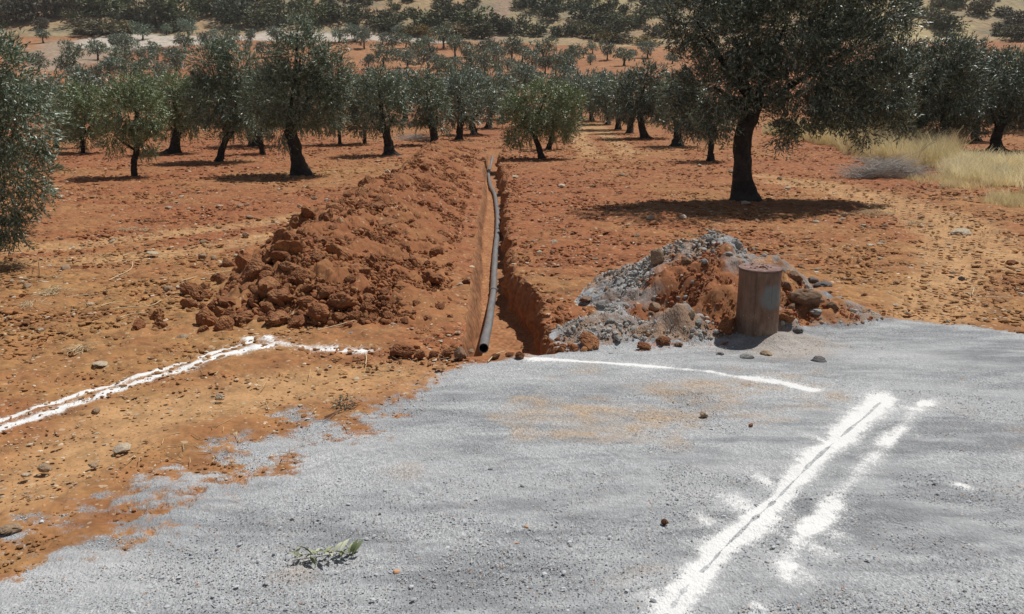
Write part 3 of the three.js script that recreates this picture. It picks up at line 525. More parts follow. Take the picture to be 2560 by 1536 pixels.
// alike small pale stones in the tilled soil
{
  const r = rng(515), cols = ['pale', 'tan', 'pale', 'cream', 'tan'];
  for (let i = 0, n = 0; i < 3000 && n < 170; i++) {
    const px = r() * 2560, py = 400 + r() * 430, p = at(px, py, lie); if (p.d > 27 || spoil(p.x, p.d) > 0.02 || gravelHeap(p.x, p.d) > 0.02 || padMask(p.x, p.d) > 0.2 || (p.x > edgeL(p.d) - 0.1 && p.x < edgeR(p.d) + 0.1)) continue;
    const w = 10 + 16 * Math.pow(r(), 2.2), m = rockAt(px, py, w, w * (0.3 + 0.3 * r()), stoneMat(STONE[cols[fl(r() * 5)]]), scene, 'field_stone', 0.35, 'small');
    tag(m, 'small pale stone half buried in the tilled red soil', 'stone', 'small pale stones in the tilled soil'); n++;
  }
}
function scatter(name, label, count, seed, pick, mat, parent = scene) {
  for (let v = 0; v < 3; v++) {
    const list = [], r = rng(seed + v * 17);
    for (let i = 0; i < count * 6 && list.length < count / 3; i++) { const q = pick(r); if (q) list.push(q); }
    const im = new THREE.InstancedMesh(ROCKS.small[v * 2], mat, list.length), o = new THREE.Object3D(), c = new THREE.Color();
    list.forEach((q, i) => { o.position.set(q.x, q.y, -q.d); o.rotation.set(r() * 6.3, r() * 6.3, r() * 6.3); o.scale.set(q.s * (0.7 + 0.9 * r()), q.s * (0.7 + 0.9 * r()) * 0.85, q.s * (0.7 + 0.9 * r())); if (q.f) { o.rotation.set((r() - 0.5) * 0.5, r() * 6.3, (r() - 0.5) * 0.5); o.scale.y *= q.f; } o.updateMatrix(); im.setMatrixAt(i, o.matrix); im.setColorAt(i, c.setRGB(...q.c)); });
    shade(im); im.name = parent === scene ? numbered(name) : name; parent.add(im); tag(im, label, name.replace('_', ' '), null, 'stuff'); if (parent !== scene) { im.userData = { kind: 'stuff' }; }
  }
}
const free = (x, d) => !(d > T0 - 0.1 && d < T1 && x > edgeL(d) - 0.02 && x < edgeR(d) + 0.02);
scatter('soil_crumbs', 'loose crumbs and small clods of red soil over the grove floor', 62000, 31, (r) => {
  const d = 4 + 38 * Math.pow(r(), 2.1), x = (r() * 2 - 1) * (0.64 * d + 0.5); if (!free(x, d) || padMask(x, d) > 0.45 || spoil(x, d) > 0.04 || gravelHeap(x, d) > 0.03) return null;
  if (r() > rough(x, d) * 1.05) return null;
  const s = (0.006 + 0.034 * Math.pow(r(), 3.4)) * (0.4 + 0.6 * sstep(6, 9.5, d)) * (1 + d * 0.022), k = 0.8 + 0.45 * r(), c = soilColor(x, d); return { x, d, s, f: 0.5, y: lie(x, d) + s * 0.1, c: [c[0] * k, c[1] * k, c[2] * k] };
}, M.instStone);
scatter('pebbles', 'pale pebbles and chips scattered over the red soil', 15000, 71, (r) => {
  const d = 5 + 36 * Math.pow(r(), 1.8), x = (r() * 2 - 1) * (0.64 * d + 0.5); if (!free(x, d) || padMask(x, d) > 0.4 || gravelHeap(x, d) > 0.03 || (spoil(x, d) > 0.03 && r() > 0.15)) return null;
  const s = (0.005 + 0.02 * Math.pow(r(), 3.2)) * (0.6 + 0.4 * sstep(6, 10, d)) * (1 + d * 0.022), k = 0.75 + 0.45 * r(), c = [C.pale, [0.47, 0.32, 0.2], [0.6, 0.5, 0.37]][fl(r() * 3)]; return { x, d, s, f: 0.45, y: macro(x, d) + s * 0.15, c: c.map((q) => q * k) };
}, M.instStone);
scatter('gravel_grains', 'loose grey grains lying on the crushed gravel', 80000, 91, (r) => {
  const d = 3.5 + 6.3 * Math.pow(r(), 1.3), x = (r() * 2 - 1) * (0.62 * d + 0.4); if (padMask(x, d) < 0.35 || !free(x, d)) return null;
  if (fbm(x * 1.1 + 4, d * 2.4, 3) < 1.1 * r() - 0.62 || chalk(x, d)[0] > 0.2 + 0.6 * r()) return null;
  const s = (r() < 0.006 ? 0.007 + 0.008 * r() : 0.0018 + 0.0042 * Math.pow(r(), 3)), k = 0.85 + 0.8 * r(), near = Math.hypot(x - CASING[0], d - CASING[1]) < 0.9 || polyDist(STAIN_B, x, d) > -0.1, c = near && r() < 0.5 ? [0.42, 0.3, 0.19] : r() < 0.05 ? [0.4, 0.22, 0.12] : [0.38, 0.387, 0.397]; return { x, d, s, f: 0.5, y: macro(x, d) + 0.001, c: c.map((q) => q * k) };
}, M.instStone);
scatter('crumb', '', 32000, 131, (r) => {
  const d = 8.4 + 24 * Math.pow(r(), 1.6), s0 = r() * 3, x = trenchX(d) - 0.3 - s0; if (spoil(x, d) < 0.03) return null;
  const s = (0.006 + 0.042 * Math.pow(r(), 5)) * (0.65 + 0.2 * s0), k = 0.75 + 0.45 * r(), c = mix3([0.27, 0.094, 0.036], C.tan, r() * 0.6); return { x, d, s, y: macro(x, d) + s * 0.2, c: c.map((q) => q * k) };
}, M.instStone, spoilHeap);
scatter('trench_crumbs', 'crumbled soil along the broken right lip of the trench', 1100, 171, (r) => {
  const d = T0 + 0.1 + 20 * Math.pow(r(), 1.7), e = edgeR(d), x = e + (r() - 0.12) * 0.3; if (gravelHeap(x, d) > 0.05) return null;
  const s = 0.006 + 0.034 * Math.pow(r(), 4), k = 0.7 + 0.5 * r(), c = mix3(C.red, C.tan, r() * 0.6), y = lie(x, d) - (x < e ? (e - x) * 1.4 : 0) + s * 0.2; return { x, d, s, y, c: c.map((q) => q * k) };
}, M.instStone);
scatter('crumb', '', 11000, 151, (r) => {
  const x = APEX[0] + (r() * 2 - 1) * 1.9, d = APEX[1] + (r() * 2 - 1) * 1.9; if (gravelHeap(x, d) < 0.02) return null;
  const s = 0.005 + 0.024 * Math.pow(r(), 5.5), k = 0.65 + 0.55 * r(), c = r() < heapRed(x, d) * 0.92 ? [0.33, 0.12, 0.05] : r() < 0.15 ? [0.36, 0.22, 0.13] : [0.42, 0.40, 0.365]; return { x, d, s, y: macro(x, d) + s * 0.2, c: c.map((q) => q * k) };
}, M.instStone, greyHeap);

// ------------------------------------------------------------------ the casing and the pipe
{
  const [x, d] = CASING, rad = 0.205, H = 0.6, o = thing('steel_casing', 'upright rusty steel casing tube with a welded lid on the gravel before the heap', 'steel tube', x, macro(x, d) - 0.06, d);
  const W = 1024, Hh = 512, t = paint(W, Hh, (u, v, out) => {
    const a = u * 40, f = fbm(a * 0.5, v * 6, 4), st = fbm(a * 3, v * 1.2 + 7, 3), fine = fbm(a * 9, v * 70, 2);
    let c = mix3([0.15, 0.080, 0.052], [0.28, 0.17, 0.115], clamp(0.45 + 0.7 * f + 0.4 * st));
    c = mix3(c, [0.30, 0.235, 0.18], clamp(0.6 - v * 2.2 + 0.5 * f));                 // dusty foot
    // worn grey blue paint on the side that faces right of the camera
    const du = Math.abs(((u - 0.075 + 1.5) % 1) - 0.5), dv = (v - 0.62) / 0.2;
    c = mix3(c, [0.20, 0.22, 0.215], 0.8 * sstep(1.1, 0.6, Math.hypot(du / 0.12, dv) + 0.35 * f + 0.15 * fine));
    c = mix3(c, [0.085, 0.04, 0.028], clamp(st * 1.6 - 0.35) * sstep(0.3, 0.8, v) * 0.8);
    if (N2(a * 8, v * 60) > 0.86 && v < 0.35) c = [0.5, 0.45, 0.4];
    const k = 1 + 0.18 * fine; out[0] = c[0] * k; out[1] = c[1] * k; out[2] = c[2] * k; out[3] = clamp(0.5 + 0.25 * f + 0.2 * fine);
  }, THREE.RepeatWrapping);
  const mat = new THREE.MeshStandardMaterial({ name: 'rusty_steel', ...t, bumpScale: 0.004, roughness: 0.78, metalness: 0.15 });
  const pts = []; for (let i = 0; i <= 40; i++) { const y = i / 40 * (H + 0.06); pts.push(new THREE.Vector2(rad + 0.0015 * Math.sin(y * 9), y)); }
  const body = new THREE.LatheGeometry(pts, 96); const pp = body.attributes.position; for (let i = 0; i < pp.count; i++) { const a = Math.atan2(pp.getZ(i), pp.getX(i)), q = 1 + 0.006 * Math.sin(a * 2 + 1) + 0.004 * N2(a * 2 + 9, pp.getY(i) * 6); pp.setX(i, pp.getX(i) * q); pp.setZ(i, pp.getZ(i) * q); } body.computeVertexNormals();
  part('tube_body', body, mat, o);
  const lid = new THREE.LatheGeometry([[0, 0.014], [0.12, 0.0145], [rad + 0.004, 0.014], [rad + 0.008, 0.012], [rad + 0.009, 0.006], [rad + 0.007, 0.0], [rad - 0.005, 0]].map((a) => new THREE.Vector2(...a)), 96);
  const lt = paint(256, 256, (u, v, out) => { const f = fbm(u * 24, v * 12, 4); const c = mix3([0.15, 0.075, 0.06], [0.30, 0.2, 0.17], clamp(0.5 + f)); out[0] = c[0]; out[1] = c[1]; out[2] = c[2]; out[3] = clamp(0.5 + 0.4 * f); }, THREE.RepeatWrapping);
  const l = part('lid', lid, new THREE.MeshStandardMaterial({ name: 'rusty_lid', ...lt, bumpScale: 0.003, roughness: 0.72, metalness: 0.15 }), o); l.position.y = H + 0.06;
  const bead = []; const r = rng(8); for (let i = 0; i < 70; i++) { const a = i / 70 * Math.PI * 2, s = new THREE.IcosahedronGeometry(0.006 + 0.003 * r(), 1); s.translate(Math.cos(a) * (rad + 0.001), H + 0.058 - 0.002 * r(), Math.sin(a) * (rad + 0.001)); bead.push(s); }
  part('weld_bead', mergeGeometries(bead), new THREE.MeshStandardMaterial({ name: 'weld', color: new THREE.Color(0.1, 0.06, 0.045), roughness: 0.7 }), o);
  const seamPts = []; for (let i = 0; i <= 20; i++) { const y = i / 20 * (H + 0.05); seamPts.push(new THREE.Vector3(0.0012 * N2(i * 1.7, 3), y, 0)); }
  const seam = part('weld_seam', new THREE.TubeGeometry(new THREE.CatmullRomCurve3(seamPts), 60, 0.0028, 6, false), new THREE.MeshStandardMaterial({ name: 'weld', color: new THREE.Color(0.13, 0.075, 0.052), roughness: 0.7 }), o); seam.position.set(Math.sin(-0.42) * rad, 0, Math.cos(-0.42) * rad);
  const crust = []; for (let i = 0; i < 26; i++) { const a = r() * 6.28, q = r() * 0.18, s = ROCKS.small[fl(r() * 6)].clone(); const z = 0.005 + 0.009 * r(); s.scale(z * 1.4, z * 0.7, z * 1.2); s.translate(Math.cos(a) * q, H + 0.076, Math.sin(a) * q); crust.push(s); }
  const cr = part('soil_crumbs', mergeGeometries(crust), clodMats[1], o); cr.userData.kind = 'stuff';
}
{
  const img = [[1209, 871, 0.045], [1213.5, 846, -0.08], [1222, 809, -0.25], [1229, 762, -0.42], [1233.5, 731, -0.525], [1235, 689, -0.50], [1238, 635, -0.43], [1243, 586, -0.38], [1244, 544, -0.375], [1241, 511, -0.372], [1236.5, 486, -0.372], [1227, 467, -0.372], [1222.6, 445, -0.372], [1221, 431, -0.37], [1226, 416, -0.36]];
  const pts = img.map(([px, py, y], i) => { const [u, v, w] = ray(px, py); let t = (y - CAM_H) / v; if (i > 3) for (let k = 0; k < 12; k++) { y = -trenchDepth(w * t) + 0.058; t = (y - CAM_H) / v; } return new THREE.Vector3(u * t, y, -w * t); });
  const e = pts[pts.length - 1]; { const ez = -e.z; for (const q of [0.8, 2]) pts.push(new THREE.Vector3(mix(e.x, trenchX(ez + q), q / 2), -trenchDepth(ez + q) + 0.05 - 0.07 * q, -(ez + q))); }
  const curve = new THREE.CatmullRomCurve3(pts, false, 'centripetal'), rad = 0.047;
  const o = thing('water_pipe', 'long grey plastic pipe lying in the trench with its open end towards the gravel', 'pipe', 0, 0, 0);
  const mk = (c0, c1) => new THREE.MeshStandardMaterial({ name: 'grey_plastic', ...paint(256, 512, (u, v, out) => { const f = fbm(u * 20, v * 12, 4), s = fbm(u * 60, v * 3, 2), c = mix3(mix3(c0, c1, clamp(0.5 + f)), [0.3, 0.17, 0.1], clamp(fbm(u * 30 + 5, v * 8, 3) * 1.6 - 0.25) * 0.5); out[0] = c[0]; out[1] = c[1]; out[2] = c[2]; out[3] = clamp(0.5 + 0.3 * s); }, THREE.RepeatWrapping), bumpScale: 0.001, roughness: 0.5 });
  const grey = mk([0.15, 0.152, 0.158], [0.225, 0.226, 0.23]);
  class Sub extends THREE.Curve { constructor(a, b) { super(); this.a = a; this.b = b; } getPoint(t, v = new THREE.Vector3()) { return v.copy(curve.getPointAt(mix(this.a, this.b, t))); } }
  const tube = (a, b, r_, n) => new THREE.TubeGeometry(new Sub(a, b), n, r_, 28, false);
  const near = (px, py) => { let best = 0, q = 1e9; for (let i = 0; i <= 2000; i++) { const p = curve.getPointAt(i / 2000), z = -p.z, f = Math.hypot(...[z - at2(px, py).d]); if (f < q) { q = f; best = i / 2000; } } return best; };
  const at2 = (px, py) => { const [u, v, w] = ray(px, py), t = (-0.45 - CAM_H) / v; return { d: w * t }; };
  const j1 = near(1233, 731), j2 = near(1243, 586);
  part('pipe_section', tube(0, j1, rad, 90), grey, o); part('pipe_section', tube(j1, j2, rad, 110), grey, o); part('pipe_section', tube(j2, 1, rad, 260), grey, o);
  const inner = new THREE.TubeGeometry(new Sub(0, 0.05), 20, rad - 0.006, 28, false);
  const dark = grey.clone(); dark.color.setRGB(0.8, 0.8, 0.8); part('pipe_bore', inner, dark, o);
  const p0 = curve.getPointAt(0), t0 = curve.getTangentAt(0), ring = new THREE.Mesh(new THREE.RingGeometry(rad - 0.006, rad, 40, 1)); ring.position.copy(p0); ring.lookAt(p0.clone().sub(t0)); ring.updateMatrix(); const rg = ring.geometry.clone().applyMatrix4(ring.matrix);
  part('cut_rim', rg, new THREE.MeshStandardMaterial({ name: 'cut_plastic', color: new THREE.Color(0.2, 0.2, 0.21), roughness: 0.6 }), o);
  for (const j of [j1, j2]) part('coupling', tube(j - 0.0022, j + 0.0022, rad + 0.008, 6), grey, o);
}

// ------------------------------------------------------------------ olive trees
const leafMat = new THREE.MeshStandardMaterial({ name: 'olive_leaf', vertexColors: true, side: THREE.DoubleSide, roughness: 0.42 });
const GREENS = { olive: [[0.10, 0.150, 0.094], [0.48, 0.56, 0.44]], lime: [[0.15, 0.212, 0.094], [0.50, 0.58, 0.39]], grey: [[0.124, 0.175, 0.13], [0.48, 0.56, 0.46]], dark: [[0.050, 0.078, 0.054], [0.42, 0.50, 0.39]] };
// leaves on short drooping sprigs through ellipsoids [x, y, z, rx, ry, rz]
function foliage(blobs, o) {
  const r = rng(o.seed), tri = o.diamond ? 2 : 1, out = { p: [], c: [] }, [dark, silver] = GREENS[o.tone ?? 'olive'];
  const L = o.leaf, Wd = o.width ?? L * 0.26, per = o.per ?? 9, pos = out.p, col = out.c;
  const a = new THREE.Vector3(), ax = new THREE.Vector3(), lv = new THREE.Vector3(), w = new THREE.Vector3(), c = new THREE.Vector3(), up = new THREE.Vector3();
  for (const [bx, by, bz, rx, ry, rz] of blobs) {
    const area = Math.PI * rx * ry, n = Math.ceil((o.cover * area) / (L * Wd * 0.25) / per), mean = (rx + ry + rz) / 3, nf = 1.5 / Math.max(0.5, mean * 0.55);
    for (let i = 0; i < n; i++) {
      // a direction and a depth under the crown's surface
      const u = r() * 2 - 1, ph = r() * 6.2832, q = Math.sqrt(1 - u * u), dx = q * Math.cos(ph), dy = u, dz = q * Math.sin(ph);
      const lump = N3(dx * 2.2 + bx * 3.1 + o.seed, dy * 2.2 + by, dz * 2.2 + bz), rad = (0.36 + 0.64 * Math.pow(r(), 0.55)) * (0.93 + 0.24 * lump);
      a.set(bx + dx * rx * rad, by + dy * ry * rad, bz + dz * rz * rad);
      if (N3(a.x * nf * 1.7 + o.seed, a.y * nf * 1.7, a.z * nf * 1.7) < (o.gaps ?? -0.2) && rad > 0.45) continue;
      ax.set(dx * 0.8 + (r() - 0.5), dy * 0.7 + (dy < -0.2 ? -0.2 : 0.16) + (r() - 0.5) * 0.9, dz * 0.8 + (r() - 0.5)).normalize();
      const sl = (o.sprig ?? 2.3) * L * (0.6 + 0.8 * r()), tone = r(), bright = 0.8 + 0.45 * r();
      for (let k = 0; k < per; k++) {
        const t = (k + r() * 0.6) / per;
        lv.copy(ax).addScaledVector(up.set(r() - 0.5, r() - 0.5, r() - 0.5), 1.7).normalize();
        w.set((r() - 0.5) * 1.5 + dx * 0.55, (r() - 0.5) * 1.5 + dy * 0.4 + 0.5, (r() - 0.5) * 1.5 + dz * 0.55).cross(lv).normalize().multiplyScalar(Wd * (0.7 + 0.5 * r()) / 2);
        const l = L * (0.65 + 0.6 * r());
        c.set(a.x + ax.x * sl * t, a.y + ax.y * sl * t - sl * t * t * 0.08, a.z + ax.z * sl * t);
        if (tri === 2) {
          const mx = c.x + lv.x * l * 0.5, my = c.y + lv.y * l * 0.5, mz = c.z + lv.z * l * 0.5, ex = c.x + lv.x * l, ey = c.y + lv.y * l, ez = c.z + lv.z * l;
          pos.push(c.x, c.y, c.z, mx + w.x, my + w.y, mz + w.z, ex, ey, ez, c.x, c.y, c.z, ex, ey, ez, mx - w.x, my - w.y, mz - w.z);
        } else pos.push(c.x + w.x, c.y + w.y, c.z + w.z, c.x - w.x, c.y - w.y, c.z - w.z, c.x + lv.x * l, c.y + lv.y * l, c.z + lv.z * l);
        const m = (r() < 0.27 ? 0.5 + 0.5 * r() : 0.2 * r()), b = bright * (0.8 + 0.4 * r()), yel = tone > 0.9 ? 1.15 : 1;
        const cr = mix(dark[0], silver[0], m) * b * yel, cg = mix(dark[1], silver[1], m) * b * (yel > 1 ? 1.08 : 1), cb = mix(dark[2], silver[2], m) * b;
        for (let v = 0; v < 3 * tri; v++) col.push(cr, cg, cb);
      }
    }
  }
  const g = new THREE.BufferGeometry(); g.setAttribute('position', new THREE.Float32BufferAttribute(pos, 3)); g.setAttribute('color', new THREE.Float32BufferAttribute(col, 3)); return g;
}
// a tapering, knotty limb through points [x, y, z, radius]
function limb(pts, sides, flare, seed, seg = 18) {
  const curve = new THREE.CatmullRomCurve3(pts.map((p) => new THREE.Vector3(p[0], p[1], p[2]))), pos = [], uv = [], idx = [], fr = curve.computeFrenetFrames(seg), v = new THREE.Vector3();
  for (let i = 0; i <= seg; i++) {
    const t = i / seg, c = curve.getPoint(t), k = t * (pts.length - 1), j = Math.min(pts.length - 2, fl(k)), r0 = mix(pts[j][3], pts[j + 1][3], k - j) * (1 + flare * Math.exp(-t * 9));
    for (let s = 0; s <= sides; s++) {
      const a = (s % sides) / sides * Math.PI * 2, lob = 1 + (0.1 + 0.16 * flare * Math.exp(-t * 6)) * Math.sin(a * 3 + seed + t * 2.2) + 0.22 * N3(Math.cos(a) * 1.4 + seed, Math.sin(a) * 1.4, t * 7) + 0.13 * N3(Math.cos(a) * 4 + seed, Math.sin(a) * 4, t * 22), rr_ = r0 * lob;
      v.copy(fr.normals[i]).multiplyScalar(Math.cos(a) * rr_).addScaledVector(fr.binormals[i], Math.sin(a) * rr_).add(c);
      pos.push(v.x, v.y, v.z); uv.push(s / sides * 1.5, t * 3);
      if (i && s) { const n = i * (sides + 1) + s; idx.push(n - sides - 2, n - sides - 1, n, n - sides - 2, n, n - 1); }
    }
  }
  const g = new THREE.BufferGeometry(); g.setAttribute('position', new THREE.Float32BufferAttribute(pos, 3)); g.setAttribute('uv', new THREE.Float32BufferAttribute(uv, 2)); g.setIndex(idx); g.computeVertexNormals(); return g;
}
let treeSeed = 1000;
// a tree from what the photograph shows of it: trunk points [px, py, radius px], crown ellipses [px, py, rx, ry, metres nearer]
function olive(name, label, trunk, crown, o = {}) {
  const seed = (treeSeed += 37), r = rng(seed), foot = at(trunk[0][0], trunk[0][1], lie), s = foot.scale, d = foot.d;
  const loc = (px, py) => { const [u, v, w] = ray(px, py), t = d / w; return [u * t - foot.x, CAM_H + v * t - foot.y]; };
  const t = thing(name, label, 'tree', foot.x, foot.y - 0.03, d, o.group);
  const tp = trunk.map(([px, py, rad], i) => { const [x, y] = loc(px, py); return [x, i ? y : -0.03, (i ? 0.1 : 0) * (r() - 0.5), rad * s]; });
  part('trunk', limb(tp, o.sides ?? 14, o.flare ?? 0.7, seed % 17, 20), M.bark, t);
  const blobs = crown.map(([px, py, rx, ry, near = 0]) => { const [x, y] = loc(px, py); return [x, y, near + (r() - 0.5) * 0.3 * rx * s, rx * s * 1.02, ry * s * 1.02, (rx * 0.6 + ry * 0.4) * s * 1.02]; });
  const top = tp[tp.length - 1];
  for (const b of blobs.slice(0, o.limbs ?? 5)) {
    const m = [mix(top[0], b[0], 0.5) + (r() - 0.5) * 0.15, mix(top[1], b[1], 0.5) - 0.05, mix(top[2], b[2], 0.5) + (r() - 0.5) * 0.2];
    part('branch', limb([[top[0], top[1] - 0.06, top[2], top[3] * 0.7], [...m, top[3] * 0.36], [b[0], b[1], b[2], top[3] * 0.14]], 8, 0, seed % 11, 8), M.bark, t);
  }
  const L = o.leaf ?? Math.max(0.08, 0.0036 * d);
  part('crown', foliage(blobs, { seed, leaf: L, cover: o.cover ?? 2.6, tone: o.tone, diamond: o.diamond, gaps: o.gaps, width: o.width }), leafMat, t);
  return t;
}
olive('olive_tree', 'leafy olive tree cut off by the left edge, its branches hanging near the ground', [[-150, 662, 24], [-150, 560, 20], [-140, 470, 18]], [[0, 190, 88, 105], [15, 300, 122, 112], [5, 425, 116, 105], [-15, 515, 84, 72], [18, 560, 42, 44], [-160, 300, 160, 220], [-60, 140, 90, 60]], { leaf: 0.075, width: 0.018, diamond: true, cover: 2.6, tone: 'olive' });
olive('olive_tree', 'large dark olive tree with a thick straight trunk, the nearest on the right', [[1866, 500, 21], [1862, 455, 22], [1857, 400, 20], [1860, 345, 20], [1872, 300, 21], [1890, 255, 18]], [[1785, 215, 92, 82], [1840, 95, 108, 100], [2020, 185, 118, 118], [1965, 60, 130, 120], [2130, 125, 112, 98], [1745, 50, 76, 72], [1742, 285, 54, 50], [1885, 190, 70, 90], [2100, 260, 84, 66], [2205, 30, 88, 66], [2205, 215, 76, 70], [2000, 285, 72, 48], [1880, -90, 210, 100], [2080, -80, 180, 100], [2250, 280, 40, 42], [1960, 330, 36, 30], [1815, 305, 50, 34], [2165, 325, 40, 30], [2255, 120, 40, 46], [1690, 90, 30, 34], [1700, 225, 34, 36]], { leaf: 0.095, width: 0.024, diamond: true, cover: 2.9, limbs: 6, tone: 'dark', flare: 1.0, sides: 22 });
